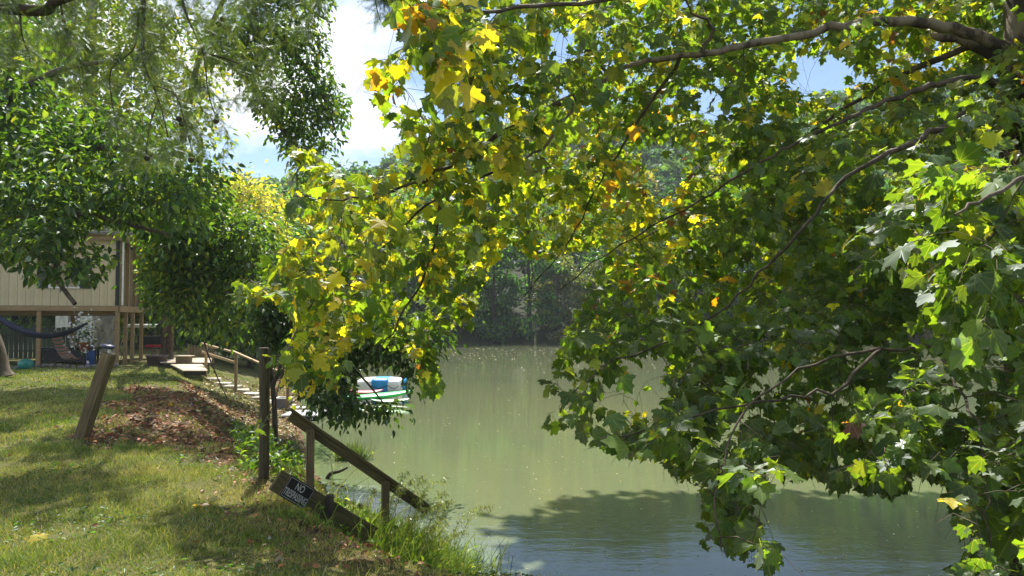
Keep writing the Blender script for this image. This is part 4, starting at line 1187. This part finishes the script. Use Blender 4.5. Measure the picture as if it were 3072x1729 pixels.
# ------------------------------------------------------------------ posts, handrail, sign
pb = P(74, 446, 9.66); pb[2] = gz(pb[0], pb[1]) - .25
pt_ = P(109, 353, 9.55)
t = empty('leaning_post', (pb[0], pb[1], pb[2] + .25), 'weathered square timber post leaning right on the lawn', 'post')
beam('timber', pb, pt_, .135, .14, M_wood, t, up=(0, -1, .1), bevel=.008, wob=.004)
bm = lathe([(.0, 0), (.055, .0), (.075, .012), (.085, .03), (.07, .045), (.03, .052), (.012, .06), (.010, .10), (.0, .102)], 16, False)
t2 = empty('post_lamp', pt_, 'small blue plastic lamp head perched on top of the leaning post', 'lamp')
M_blue = surf_mat('blue_plastic', (.035, .04, .09), (.06, .065, .13), 12, None, .45, .05)
bm_obj('head', bm, M_blue, t2, Matrix.Translation(Vector(pt_) + Vector((-.01, -.01, .055))) @ Matrix.Rotation(R(10), 4, 'Y'), True)
bm = lathe([(.0, -.02), (.022, -.02), (.018, .05), (.0, .055)], 10, False)
bm_obj('stem', bm, M_white, t2, Matrix.Translation(Vector(pt_) + Vector((0.005, 0, .005))), True)

ub = P(263, 474, 8.0); ub[2] = gz(ub[0], ub[1]) - .3
ut = P(263.5, 347.5, 8.0)
bm = lathe([(.054, 0), (.055, .4), (.052, 1.0), (.054, 1.3), (.053, ut[2] - ub[2] - .01), (.045, ut[2] - ub[2]), (.0, ut[2] - ub[2] + .002)], 12)
for vtx in bm.verts: kq = 1 + .02 * math.sin(vtx.co.z * 9 + vtx.co.x * 60); vtx.co.x = vtx.co.x * kq + .012 * math.sin(vtx.co.z * 2.2); vtx.co.y *= kq
bmesh.ops.subdivide_edges(bm, edges=[e for e in bm.edges if abs((e.verts[0].co - e.verts[1].co).z) > .2], cuts=3)
tag(bm_obj('upright_post', bm, surf_mat('upright_post_wood', (.035, .03, .02), (.10, .085, .05), 7, (8, 8, .7), .85, .5, bscale=9), None, Matrix.Translation(Vector(ub)), True), 'dark weathered round post standing upright at the bank edge', 'post')

# slanted stringer board with sign
A = Vector(P(275.5, 479.5, 6.6)); B = Vector(P(372, 537, 7.15))
t = empty('stair_stringer', A, 'slanted broad weathered board running down the bank to the water', 'board')
beam('plank', A, B, .038, .185, M_mosswood, t, bevel=.004, wob=.002)
sx = P(330, 500, 6.9)
beam('stake', (sx[0], sx[1] - .05, gz(sx[0], sx[1]) - .2), (sx[0] + .01, sx[1] - .05, sx[2] + .06), .06, .05, M_darkwood, t, up=(0, -1, 0), bevel=.004)
e = (B - A).normalized(); nrm = Vector((e.y, -e.x, 0)).normalized()
if nrm.y > 0: nrm = -nrm
ey = nrm.cross(e).normalized()
if ey.z < 0: ey = -ey
SW, SH = .262, .185
off = (Vector(P(296, 473.5, 6.6)) - A).dot(e)
SM = Matrix((e, ey, nrm)).transposed().to_4x4()
SM.translation = A + e * (off + SW / 2 + .005) + ey * (.0) + nrm * (.019 + .012)
M_black = surf_mat('black_sign', (.006, .006, .006), (.012, .012, .012), 10, None, .42, 0)
M_silver = surf_mat('silver_print', (.30, .30, .29), (.52, .52, .50), 45, None, .5, 0)
sg = empty('no_trespassing_sign', SM.translation, 'black sign with silver lettering reading NO TRESPASSING fixed to the slanted board', 'sign')
box_obj('backing', (0, 0, -.003), (SW + .008, SH + .008, .018), M_wood, sg, SM, .002)
box_obj('face', (0, 0, .0085), (SW, SH, .004), M_black, sg, SM)
bm = bmesh.new()
for (c, s_) in [((0, SH / 2 - .010, .0112), (SW - .016, .0035, .001)), ((0, -SH / 2 + .010, .0112), (SW - .016, .0035, .001)), ((-SW / 2 + .0082, 0, .0112), (.0035, SH - .0236, .001)), ((SW / 2 - .0082, 0, .0112), (.0035, SH - .0236, .001))]:
    add_box(bm, c, s_)
bm_obj('border', bm, M_silver, sg, SM)
for txt, yy, h_, wx in [('NO', .012, .060, .68), ('TRESPASSING', -.065, .062, .455)]:
    cu = bpy.data.curves.new('lettering', 'FONT'); cu.body = txt; cu.size = h_ * 1.38; cu.align_x = 'CENTER'; cu.offset = .0016; cu.extrude = .0005; cu.space_character = 1.02
    ob = bpy.data.objects.new('tmp', cu); scene.collection.objects.link(ob)
    bpy.context.view_layer.update()
    me = bpy.data.meshes.new_from_object(ob.evaluated_get(bpy.context.evaluated_depsgraph_get()))
    bpy.data.objects.remove(ob)
    me.materials.clear(); me.materials.append(M_silver)
    o = put('lettering', me, sg, SM @ Matrix.Translation((0, yy, .0115)) @ Matrix.Diagonal((wx, 1, 1, 1)))

# handrail
RA, RB = Vector(P(290, 415.5, 7.5)), Vector(P(428, 511, 8.1))
t = empty('handrail', (RA.x, RA.y, gz(RA.x, RA.y)), 'mossy timber handrail on two short posts sloping down to the river', 'handrail')
beam('rail', RA, RB, .04, .098, M_mosswood, t, bevel=.004, wob=.002)
beam('rail_cap', RA + Vector((-.0, -.012, .066)), RB + Vector((0, -.012, .066)), .10, .03, M_mosswood, t, bevel=.004, wob=.002)
for (a, f_) in [(310.5, .15), (384, .683)]:
    c = RA.lerp(RB, f_)
    zb = gz(c.x, c.y - .06) - .25
    o = beam('post', (c.x, c.y - .058, zb), (c.x, c.y - .058, c.z + .02), .074, .07, M_wood, t, up=(.35, -1, 0), bevel=.004)

M_bolt = surf_mat('rusty_bolt', (.05, .025, .015), (.12, .06, .03), 40, None, .7, .1)
for f_ in (.02, .15, .40, .683, .97):
    c = RA.lerp(RB, f_)
    bm = lathe([(.009, 0), (.009, .006), (.005, .009), (0, .009)], 8)
    bm_obj('bolt', bm, M_bolt, t, Matrix.Translation(c + Vector((.0, -.021 if f_ not in (.15, .683) else -.096, -.01))) @ Matrix.Rotation(R(90), 4, 'X'))

# driftwood and shore debris
p0, p1 = P(318, 482, 11.5), P(367, 488, 11.6)
p0[2] = max(gz(p0[0], p0[1]), 0) + .05; p1[2] = .05
pp = smooth_path([p0, (p0 + p1) / 2 + (0, 0, .02), p1], 6)
tag(tube_obj('driftwood_log', [(pp, np.array([.055, .07, .072, .07, .066, .07, .064, .062, .06, .058, .056, .05, .01]))], M_bark, None, 8), 'rough grey brown driftwood log lying at the water edge', 'log')
p0 = P(331, 464, 14); p0[2] = .0
pp = smooth_path([p0 + (-.06, 0, 0), p0 + (0, 0, .09), p0 + (.16, 0, .13), p0 + (.3, 0, .2)], 4)
tag(tube_obj('floating_stick', [(pp, np.linspace(.05, .015, len(pp)))], M_dbark, None, 6), 'short dark broken stick poking out of the shallow water', 'stick')

# ------------------------------------------------------------------ stilt house
HC = Vector((-15.75, 31.0, .95)); HR = R(15)
HM = Matrix.Translation(HC) @ Matrix.Rotation(HR, 4, 'Z')
house = empty('stilt_house', HC, 'beige wooden house raised on timber stilts at left', 'house', rz=HR)
ZF, ZT = 2.40, 5.02        # siding bottom / top above ground at the corner
HL = 9.2
xw = -.16
k = 0
bw = .29
gap = .008
WX0, WX1, WZ0, WZ1 = -2.55, -1.45, 3.08, 4.28
M_glass = surf_mat('dark_window_glass', (.03, .035, .04), (.10, .11, .11), 2, None, .08, 0, spec=.6)
box_obj('wall_sheathing', (xw - HL / 2, .10, (ZF + ZT) / 2), (HL - .02, .06, ZT - ZF - .02), M_sheath, house, HM)
while True:
    x1 = xw - k * bw; x0 = x1 - bw + gap
    if x0 < xw - HL: break
    segs = [(ZF, ZT)]
    if x1 > WX0 and x0 < WX1: segs = [(ZF, WZ0), (WZ1, ZT)]
    for a, b in segs:
        box_obj('siding_board', ((x0 + x1) / 2, .055, (a + b) / 2), (x1 - x0, .03, b - a), M_siding, house, HM)
    k += 1
box_obj('corner_trim', (-.085, .05, (ZF + ZT) / 2), (.14, .08, ZT - ZF), M_trimgreen, house, HM)
win = bpy.data.objects.new('window', None); link(win, house, HM @ Matrix.Translation((-2.0, .03, (WZ0 + WZ1) / 2)))
box_obj('pane', (-2.0, .075, (WZ0 + WZ1) / 2), (1.06, .008, 1.16), M_glass, win, HM)
bm = bmesh.new()
for c, s_ in [((-2.0, .03, WZ0 + .03), (1.1, .07, .06)), ((-2.0, .03, WZ1 - .03), (1.1, .07, .06)), ((WX0 + .03, .03, (WZ0 + WZ1) / 2), (.06, .07, 1.08)), ((WX1 - .03, .03, (WZ0 + WZ1) / 2), (.06, .07, 1.08)), ((-2.0, .035, (WZ0 + WZ1) / 2), (.98, .05, .04))]:
    add_box(bm, c, s_)
bm_obj('frame', bm, M_white, win, HM)
for sxx in (-2.77, -1.23):
    sh = box_obj('shutter', (sxx, .02, (WZ0 + WZ1) / 2), (.40, .03, 1.2), M_slate, win, HM)
box_obj('floor_beam', (-HL / 2 - .05, -.03, ZF - .11), (HL + .1, .09, .205), M_newwood, house, HM, .004)
box_obj('lower_beam', (-HL / 2 - .3, .5, ZF - .30), (HL, .14, .16), M_newwood, house, HM, .004)
box_obj('side_beam', (.06, 2.35, ZF - .13), (.06, 4.9, .25), M_newwood, house, HM, .004)
box_obj('floor_deck', (-HL / 2, 3.2, ZF - .04), (HL - .05, 6.2, .06), M_newwood, house, HM)
box_obj('back_beam', (-HL / 2, 4.9, ZF - .25), (HL, .12, .3), M_newwood, house, HM)
for (x, y) in [(-.06, .02), (-2.85, .02), (-5.9, .02), (-.03, 1.35), (-.03, 2.7), (-.03, 4.6), (-2.85, 4.6), (-5.9, 4.6), (-9.0, .02)]:
    wp = HM @ Vector((x, y, 0)); g0 = gz(wp.x, wp.y) - HC.z - .15
    box_obj('stilt', (x, y, (g0 + ZF - .22) / 2), (.145, .145, ZF - .22 - g0), M_newwood, house, HM, .006)
for y in (.07, 1.35, 2.7, 4.6):
    box_obj('porch_post', (.02, y + .02, (ZF + ZT) / 2 - .02), (.13, .13, ZT - ZF - .04), M_newwood, house, HM, .006)
box_obj('corner_post', (.115, .0, (ZF + ZT) / 2), (.05, .09, ZT - ZF - .06), M_white, house, HM)
box_obj('porch_wall', (-1.8, 4.75, (ZF + ZT) / 2), (3.4, .06, ZT - ZF), M_siding, house, HM)
box_obj('fascia', (-HL / 2 + .1, -.16, ZT + .11), (HL + .6, .05, .24), M_newwood, house, HM, .004)
box_obj('side_fascia', (.44, 2.5, ZT + .09), (.05, 5.2, .2), M_newwood, house, HM, .004)
box_obj('porch_header', (.06, 2.4, ZT + .07), (.1, 4.9, .18), M_newwood, house, HM, .004)
roof = box_obj('roof', (-HL / 2 + .12, 2.5, ZT + .55), (HL + .8, 5.7, .10), M_shingle, house, HM @ Matrix.Translation((0, 0, 0)))
roof.matrix_basis = roof.matrix_basis @ Matrix.Rotation(R(6), 4, 'X'); WM[roof.name] = WM[roof.name] @ Matrix.Rotation(R(6), 4, 'X')
box_obj('drip_edge', (-HL / 2 + .12, -.29, ZT + .265), (HL + .8, .04, .05), M_white, house, HM)

# things under and behind the house
def hp(x, y, z=0):
    return HM @ Vector((x, y, z))
M_hammock = surf_mat('navy_hammock_cloth', (.025, .03, .06), (.05, .057, .10), 14, (1, 6, 6), .85, .2)
hs, he = P(-18, 303, 28.6), P(88, 322, 29.6)
bm = bmesh.new(); rows = []
for i in range(25):
    f_ = i / 24; c = hs * (1 - f_) + he * f_; c = c.copy(); c[2] -= 1.05 * 4 * f_ * (1 - f_) * .72
    w = .05 + .26 * math.sin(math.pi * f_) ** .6
    rows.append([bm.verts.new((c[0], c[1] + w * math.cos(a), c[2] - .30 * w * 2 * math.sin(a))) for a in np.linspace(0, math.pi, 7)])
for a, b in zip(rows, rows[1:]):
    for k in range(6): bm.faces.new((a[k], a[k + 1], b[k + 1], b[k]))
th = empty('hammock', (hs + he) / 2 + (0, 0, -.9), 'dark blue cloth hammock slung between the house stilts', 'hammock')
bm_obj('cloth', bm, M_hammock, th, None, True)
tube_obj('rope', [(np.array([he, P(99, 318, 30), P(116, 314, 31)]), np.array([.012, .01, .01]))], M_hammock, th, 5)

fc = empty('board_fence', hp(-6, 7.5), 'dull green board fence standing behind the house stilts', 'fence', rz=HR)
M_fence = surf_mat('green_fence_board', (.05, .075, .06), (.09, .115, .09), 3, (6, 6, .6), .8, .2, obj_random=.2)
for i in range(30):
    c = hp(-9.2 + i * .2, 7.5); g0 = gz(c.x, c.y) - HC.z
    box_obj('board', (-9.2 + i * .2, 7.5, g0 + .72), (.18, .025, 1.45), M_fence, fc, HM)
for z in (.35, 1.1):
    box_obj('rail', (-6.3, 7.46, z), (6.0, .04, .09), M_fence, fc, HM)

# white shed
sc_ = P(77, 352, 50); sc_[2] = gz(sc_[0], sc_[1])
sm = Matrix.Translation(Vector(sc_)) @ Matrix.Rotation(R(12), 4, 'Z')
sh = empty('garden_shed', sc_, 'pale blue white shed seen behind under the stilt house', 'shed', rz=R(12))
for i in range(13):
    box_obj('clapboard', (0, 0, .1 + i * .19), (2.6, .03 + .01 * (i % 2), .182), M_white, sh, sm)
box_obj('side_wall', (1.28, 1.1, 1.2), (.04, 2.1, 2.4), M_white, sh, sm)
box_obj('roof', (0, 1.0, 2.6), (3.0, 2.6, .10), M_shingle, sh, sm)
box_obj('window', (-.2, -.03, 1.75), (.7, .03, .7), M_glass, sh, sm)

# hanging hammock chair with striped cushion
cc_ = P(64, 345, 31.0)
t = empty('hanging_chair', cc_, 'striped cloth hanging chair suspended under the house floor', 'chair')
m, n, l, out = new_mat('striped_cloth')
wv_ = n.new('ShaderNodeTexWave'); wv_.inputs['Scale'].default_value = 4.5; wv_.inputs['Distortion'].default_value = .6
tc = n.new('ShaderNodeTexCoord'); l.new(tc.outputs['Object'], wv_.inputs['Vector'])
rr = ramp(n, l, wv_.outputs['Fac'], [(.2, (.10, .13, .08)), (.5, (.42, .40, .33)), (.8, (.48, .18, .14))])
b = n.new('ShaderNodeBsdfPrincipled'); b.inputs['Roughness'].default_value = .9; l.new(rr.outputs[0], b.inputs['Base Color']); l.new(b.outputs[0], out.inputs['Surface'])
bm = bmesh.new(); rows = []
for i in range(9):
    f_ = i / 8
    z = .35 - 1.15 * math.sin(f_ * math.pi * .62); x = -.42 + .95 * f_
    w = .30 + .16 * math.sin(math.pi * f_)
    rows.append([bm.verts.new((x, w * math.cos(a), z - .10 * math.sin(a))) for a in np.linspace(0, math.pi, 7)])
for a, b_r in zip(rows, rows[1:]):
    for k in range(6): bm.faces.new((a[k], a[k + 1], b_r[k + 1], b_r[k]))
bm_obj('seat_cloth', bm, m, t, Matrix.Translation(Vector(cc_) + Vector((0, 0, .25))), True)
top = P(62, 316, 31)
tube_obj('rope', [(np.array([top, np.array(cc_) + (-.4, 0, .55)]), np.array([.012, .012])), (np.array([top, np.array(cc_) + (.45, 0, -.2)]), np.array([.012, .012]))], M_white, t, 4)

# planter stand with white flowers
pc = P(84, 358, 30.6); pc[2] = gz(pc[0], pc[1])
t = empty('flower_stand', pc, 'tall dark plant stand with terracotta pot and white flowers under the house', 'planter')
M_petal = leaf_mat('white_petal', trans=.3, tmul=(1, 1, 1))
M_terra = surf_mat('terracotta', (.28, .08, .04), (.42, .14, .07), 8, None, .8, .1)
M_dmetal = surf_mat('black_metal', (.012, .012, .014), (.03, .03, .03), 10, None, .5, 0)
bm = lathe([(.14, .62), (.20, .92), (.23, .94), (.22, .97), (.18, .95), (.0, .93)], 14); bm_obj('pot', bm, M_terra, t, Matrix.Translation(Vector(pc)), True)
for k in range(4):
    a = k * math.pi / 2 + .4
    tube_obj('leg', [(np.array([pc + (.16 * math.cos(a), .16 * math.sin(a), 0), pc + (.12 * math.cos(a), .12 * math.sin(a), .64)]), np.array([.018, .018]))], M_dmetal, t, 5)
p = pc + np.array([0, 0, 1.25]) + rng.normal(0, 1, (260, 3)) * np.array([.26, .2, .28])
me = leaf_cloud('leaves', p, norm(rng.normal(0, 1, p.shape)), norm(rng.normal(0, 1, p.shape)), rng.uniform(.08, .16, len(p)), palette(len(p), GREEN, (.5, .3, .2)), 'oval', M_leaf)
tag(put('leaves', me, t), kind='stuff')
p = pc + np.array([.02, -.15, 1.35]) + rng.normal(0, 1, (120, 3)) * np.array([.28, .12, .38])
me = leaf_cloud('blossoms', p, norm(rng.normal(0, 1, p.shape)), norm(rng.normal(0, .5, p.shape) + np.array([0, -1, .5])), rng.uniform(.10, .18, len(p)), palette(len(p), [(.8, .8, .8)], (1,), .05), 'dia', M_petal)
tag(put('blossoms', me, t), kind='stuff')
bc = P(90.5, 357, 31.5); bc[2] = gz(bc[0], bc[1])
bm = lathe([(.13, 0), (.15, .05), (.16, .55), (.14, .60), (.06, .62), (.0, .62)], 14)
M_bluebarrel = surf_mat('blue_barrel_plastic', (.02, .06, .22), (.03, .09, .3), 8, None, .4, .02)
tag(bm_obj('blue_barrel', bm, M_bluebarrel, None, Matrix.Translation(Vector(bc)), True), 'small bright blue plastic barrel beside the flower stand', 'barrel')
wc = P(26, 361, 29); wc[2] = gz(wc[0], wc[1])
bm = lathe([(.20, 0), (.26, .06), (.27, .24), (.20, .34), (.08, .38), (.0, .38)], 14)
tag(bm_obj('plastic_tub', bm, surf_mat('teal_plastic', (.02, .16, .13), (.04, .24, .2), 8, None, .4, .02), None, Matrix.Translation(Vector(wc)), True), 'low teal plastic tub on the ground near the left stilt', 'tub')
cbm = P(70, 352, 33)
tb = empty('patio_table', (cbm[0], cbm[1], gz(cbm[0], cbm[1])), 'dark low patio table in the shade under the house', 'table')
zb = gz(cbm[0], cbm[1])
box_obj('top', (cbm[0], cbm[1], zb + .62), (2.2, 1.0, .06), M_dmetal, tb, None, .01)
for a in (-1, 1):
    for b_s in (-.4, .4):
        box_obj('leg', (cbm[0] + a * .98, cbm[1] + b_s, zb + .29), (.07, .07, .6), M_dmetal, tb)
box_obj('skirt', (cbm[0], cbm[1] + .02, zb + .3), (1.8, .8, .5), M_dmetal, tb)

# stone border along the patio
for i in range(34):
    c = hp(-8.2 + i * .25, -.55 + random.uniform(-.08, .08)); g0 = gz(c.x, c.y)
    bm = bmesh.new(); bmesh.ops.create_icosphere(bm, subdivisions=1, radius=1)
    for vtx in bm.verts: vtx.co = Vector((vtx.co.x * random.uniform(.11, .17), vtx.co.y * random.uniform(.09, .13), vtx.co.z * random.uniform(.07, .13)))
    tag(bm_obj('border_stone', bm, M_shingle, None, Matrix.Translation((c.x, c.y, g0 + .04)) @ Matrix.Rotation(random.uniform(0, 3), 4, 'Z')), 'rough border stone in the row along the patio under the house', 'stone', 'stones edging the patio')

# canopy swing right of the house
cs = P(150, 345, 37); zb = gz(cs[0], cs[1])
t = empty('canopy_swing', (cs[0], cs[1], zb), 'garden swing with white canopy, thin slanted legs and red seat', 'swing')
M_red = surf_mat('red_cushion', (.36, .02, .03), (.5, .04, .05), 6, None, .8, .1)
box_obj('canopy', (cs[0], cs[1], zb + 1.58), (1.65, 1.1, .16), M_white, t, None, .03)
box_obj('seat', (cs[0] + .30, cs[1], zb + .62), (.9, .5, .14), M_red, t, None, .04)
box_obj('backrest', (cs[0], cs[1] + .3, zb + .85), (1.5, .10, .5), M_dmetal, t, None, .03)
for a in (-.78, .78):
    for b_s in (-.55, .55):
        tube_obj('leg', [(np.array([(cs[0] + a, cs[1] + b_s * .15, zb + 1.6), (cs[0] + a * 1.0 + (-.35 if a < 0 else .35) * (1 if b_s < 0 else -.4), cs[1] + b_s, zb)]), np.array([.022, .022]))], M_dmetal, t, 5)

# round planter tub
kc = P(157, 356, 31.2); zb = gz(kc[0], kc[1])
t = empty('planter_tub', (kc[0], kc[1], zb), 'round grey brown tub planter on the grass right of the house', 'planter')
M_tub = surf_mat('brown_resin', (.06, .045, .04), (.12, .09, .08), 12, (1, 1, 3), .7, .2)
bm = lathe([(.30, 0), (.33, .05), (.40, .42), (.43, .43), (.43, .50), (.38, .50), (.36, .44), (.0, .42)], 22)
bm_obj('tub', bm, M_tub, t, Matrix.Translation((kc[0], kc[1], zb)), True)
st = [(np.array([(kc[0] + rng.normal(0, .12), kc[1], zb + .42), (kc[0] + rng.normal(0, .25), kc[1] + rng.normal(0, .15), zb + rng.uniform(.6, .95))]), np.array([.012, .005])) for _ in range(16)]
tag(tube_obj('dry_stems', st, M_bark, t, 4), kind='stuff')
# storage bin of boards
wc = P(184, 360, 30.6); zb = gz(wc[0], wc[1])
t = empty('wooden_bin', (wc[0], wc[1], zb), 'small square board bin with pale lid and diagonal brace', 'bin')
for i in range(5):
    box_obj('board', (wc[0] - .2 + i * .1, wc[1], zb + .24), (.096, .4, .48), M_wood, t, None, .004)
box_obj('lid', (wc[0] + .03, wc[1], zb + .50), (.62, .5, .04), M_deck, t, None, .004)
beam('brace', (wc[0] - .22, wc[1] - .215, zb + .44), (wc[0] + .2, wc[1] - .215, zb + .05), .02, .05, M_wood, t, up=(0, 0, 1))
# two-level plank platform
t = empty('plank_platform', P(188, 366, 28), 'low sunlit two level platform of pale planks on the grass', 'platform')
for i in range(22):
    y = 30.6 + i * .15
    box_obj('plank', ((162 + 50 / 2 - 512) / F * y, y, 1.10), (50 / F * y, .142, .035), M_deck, t, None, .004)
for i in range(24):
    f_ = i / 23; y = 26.7 + i * .15
    ua, ub_ = 184 - 12 * f_, 208 - 5 * f_
    box_obj('plank', (((ua + ub_) / 2 - 512) / F * y, y, 1.05), ((ub_ - ua) / F * y, .142, .035), M_deck, t, None, .004)
for (ua, ub_, y, z) in [(164, 210, 30.62, 1.01), (164, 210, 33.6, 1.01), (185, 207, 26.75, .96), (174, 203, 29.9, .96)]:
    box_obj('joist', (((ua + ub_) / 2 - 512) / F * y, y, z), ((ub_ - ua) / F * y, .05, .14), M_darkwood, t)

# picket fence
t = empty('picket_fence', P(198, 347, 36), 'short tan picket fence behind the wooden bin', 'fence')
for i in range(9):
    a = P(188.5 + i * 3.1, 347, 36); zb = gz(a[0], a[1])
    bm = bmesh.new(); add_box(bm, (0, 0, .32), (.095, .022, .64))
    for vtx in bm.verts:
        pass
    top = [f_ for f_ in bm.faces if f_.normal.z > .9]
    r_ = bmesh.ops.extrude_face_region(bm, geom=top)
    for vtx in [g_v for g_v in r_['geom'] if isinstance(g_v, bmesh.types.BMVert)]: vtx.co.z += .08; vtx.co.x *= .15
    bm_obj('picket', bm, M_newwood, t, Matrix.Translation((a[0], a[1], zb)))
for z in (.18, .5):
    a, b = P(186.5, 347, 36.04), P(215.5, 347, 36.04)
    box_obj('rail', ((a[0] + b[0]) / 2, 36.06, gz(a[0], 36) + z), (b[0] - a[0], .04, .07), M_newwood, t)

# neighbour stair railing and steps down to the water
t = empty('stair_railing', P(236, 371, 26.5), 'tan timber stair railing descending to the water left of the post', 'railing')
def gpost(u, v, d, ztop_v, w=.09):
    a = P(u, v, d); g0 = gz(a[0], a[1]); b = P(u, ztop_v, d)
    beam('post', (a[0], a[1], g0 - .2), (a[0], a[1], b[2]), w, w, M_newwood, t, up=(0, -1, 0))
gpost(206, 361, 29, 346); gpost(236, 372, 26.5, 353); gpost(262, 385, 25, 364); gpost(288, 395, 23.8, 376)
beam('rail', P(202, 343.5, 29.2), P(238, 353.5, 26.4), .09, .06, M_newwood, t)
beam('rail', P(232, 351, 26.6), P(296, 379, 23.6), .09, .06, M_newwood, t)
beam('rail', P(202, 352, 29.2), P(236, 363, 26.5), .04, .09, M_newwood, t)
M_stone = surf_mat('pale_step_stone', (.34, .30, .24), (.52, .48, .40), 6, None, .9, .3, obj_random=.15)
N_ST = 11
words_ = ['topmost', 'second', 'third', 'fourth', 'fifth', 'sixth', 'seventh', 'eighth', 'ninth', 'tenth', 'lowest']
for i in range(N_ST):
    f_ = i / (N_ST - 1)
    a = P(214 + 92 * f_, 366 + 40 * f_ ** .95, 28.3 - 4.8 * f_)
    zb = gz(a[0], a[1])
    bm = bmesh.new(); add_box(bm, (0, 0, 0), (.52, .42, .12)); 
    bmesh.ops.bevel(bm, geom=bm.edges[:], offset=.02, segments=1, affect='EDGES')
    for vtx in bm.verts: vtx.co += Vector((random.uniform(-.02, .02), random.uniform(-.02, .02), random.uniform(-.01, .01)))
    tag(bm_obj('step_stone', bm, M_stone, None, Matrix.Translation((a[0], a[1], zb + .05)) @ Matrix.Rotation(random.uniform(-.25, .25), 4, 'Z')), f'{words_[i]} pale step of the path descending to the dock', 'step', 'steps down to the dock')

# grey storage box by the steps
bc = P(284, 389, 24.2); zb = gz(bc[0], bc[1])
t = empty('dock_box', (bc[0], bc[1], zb), 'open grey storage box with white rim beside the steps', 'box')
M_grey = surf_mat('grey_plastic', (.16, .16, .16), (.24, .24, .24), 6, None, .6, .05)
for c, s_ in [((0, -.2, .16), (.42, .03, .32)), ((0, .2, .16), (.42, .03, .32)), ((-.2, 0, .16), (.03, .37, .32)), ((.2, 0, .16), (.03, .37, .32))]:
    box_obj('side', Vector(c) + Vector((bc[0], bc[1], zb)), s_, M_grey, t)
bm = bmesh.new()
for c, s_ in [((0, -.21, .335), (.47, .06, .03)), ((0, .21, .335), (.47, .06, .03)), ((-.205, 0, .335), (.06, .36, .03)), ((.205, 0, .335), (.06, .36, .03))]: add_box(bm, c, s_)
bm_obj('rim', bm, M_white, t, Matrix.Translation((bc[0], bc[1], zb)))

# floating dock plate
dc = G(303, 414.5, .12)
t = empty('floating_dock', (dc[0], dc[1], 0), 'low grey floating dock at the foot of the steps', 'dock')
M_dock = surf_mat('grey_dock_top', (.24, .24, .25), (.36, .36, .37), 6, None, .7, .1)
box_obj('deck', (dc[0], dc[1] + .2, .13), (1.05, 1.3, .05), M_dock, t, None, .01)
box_obj('float', (dc[0], dc[1] + .2, .03), (.98, 1.22, .15), M_dmetal, t)
for k in range(4):
    box_obj('bracket', (dc[0] - .36 + k * .24, dc[1] - .43, .05), (.06, .03, .06), M_white, t)

# inflatable raft and paddle boards
rc_ = G(384, 391, .1); rc_ = np.array([rc_[0] - .35, rc_[1] + 1.2, 0])
t = empty('inflatable_raft', (rc_[0], rc_[1], 0), 'white inflatable raft with bright blue panel floating by the far dock', 'raft')
M_wvinyl = surf_mat('white_vinyl', (.66, .66, .66), (.78, .78, .78), 3, None, .4, .02)
M_bvinyl = surf_mat('blue_vinyl', (.01, .22, .55), (.02, .3, .66), 3, None, .4, .02)
def puff(name, c, s_, mat, parent, exp=4):
    bm = bmesh.new(); bmesh.ops.create_uvsphere(bm, u_segments=28, v_segments=16, radius=1)
    for vtx in bm.verts:
        q = vtx.co
        nn = (abs(q.x) ** exp + abs(q.y) ** exp + abs(q.z) ** exp) ** (1 / exp)
        vtx.co = Vector((q.x / nn * s_[0], q.y / nn * s_[1], q.z / nn * s_[2]))
    return bm_obj(name, bm, mat, parent, Matrix.Translation(Vector(c)), True)
puff('hull', (rc_[0] + .05, rc_[1], .22), (.95, .75, .30), M_wvinyl, t)
puff('blue_panel', (rc_[0] + .10, rc_[1], .22), (.40, .77, .305), M_bvinyl, t, 7)
puff('end_panel', (rc_[0] + .97, rc_[1], .27), (.09, .5, .24), M_bvinyl, t)
tube_obj('grab_rope', [(smooth_path([rc_ + (-.2, -.785, .26), rc_ + (.1, -.79, .15), rc_ + (.4, -.785, .26), rc_ + (.65, -.77, .15), rc_ + (.85, -.72, .26)], 4), np.full(17, .011))], M_dmetal, t, 5)
def board(name, label, c, L, w, h, mat, rz, tilt):
    bm = bmesh.new(); bmesh.ops.create_uvsphere(bm, u_segments=28, v_segments=10, radius=1)
    for vtx in bm.verts:
        q = vtx.co
        k = (1 - abs(q.x) ** 2.6)
        vtx.co = Vector((q.x * L / 2, q.y * w / 2 , q.z * h / 2 + .10 * abs(q.x) ** 3))
    return tag(bm_obj(name, bm, mat, None, Matrix.Translation(Vector(c)) @ Matrix.Rotation(rz, 4, 'Z') @ Matrix.Rotation(tilt, 4, 'Y'), True), label, 'paddle board')
c = G(384, 399, .1)
board('paddle_board', 'bright green paddle board lying in front of the raft', (c[0] - .2, c[1], .20), 2.4, .75, .2, surf_mat('green_board', (.03, .42, .10), (.05, .5, .14), 4, None, .4, .02), R(14), R(-4))
board('paddle_board', 'pale green paddle board floating lowest on the water', (c[0] + .25, c[1] - .3, .06), 1.4, .5, .12, surf_mat('pale_green_board', (.4, .62, .36), (.5, .7, .45), 4, None, .4, .02), R(4), 0)
board('paddle_board', 'red paddle board tucked between raft and green board', (c[0] - .75, c[1] + .45, .28), 1.3, .6, .16, surf_mat('red_board', (.5, .05, .09), (.6, .08, .12), 4, None, .4, .02), R(2), 0)

# ------------------------------------------------------------------ haze over the valley
m, n, l, out = new_mat('valley_haze')
pv_ = n.new('ShaderNodeVolumePrincipled')
pv_.inputs['Color'].default_value = (.80, .90, 1, 1)
pv_.inputs['Density'].default_value = .0004
pv_.inputs['Anisotropy'].default_value = 0
l.new(pv_.outputs[0], out.inputs['Volume'])
bm = bmesh.new(); add_box(bm, (0, 300, 55), (900, 760, 122))
tag(bm_obj('haze', bm, m), 'thin bluish haze over the river valley', 'haze', kind='stuff')
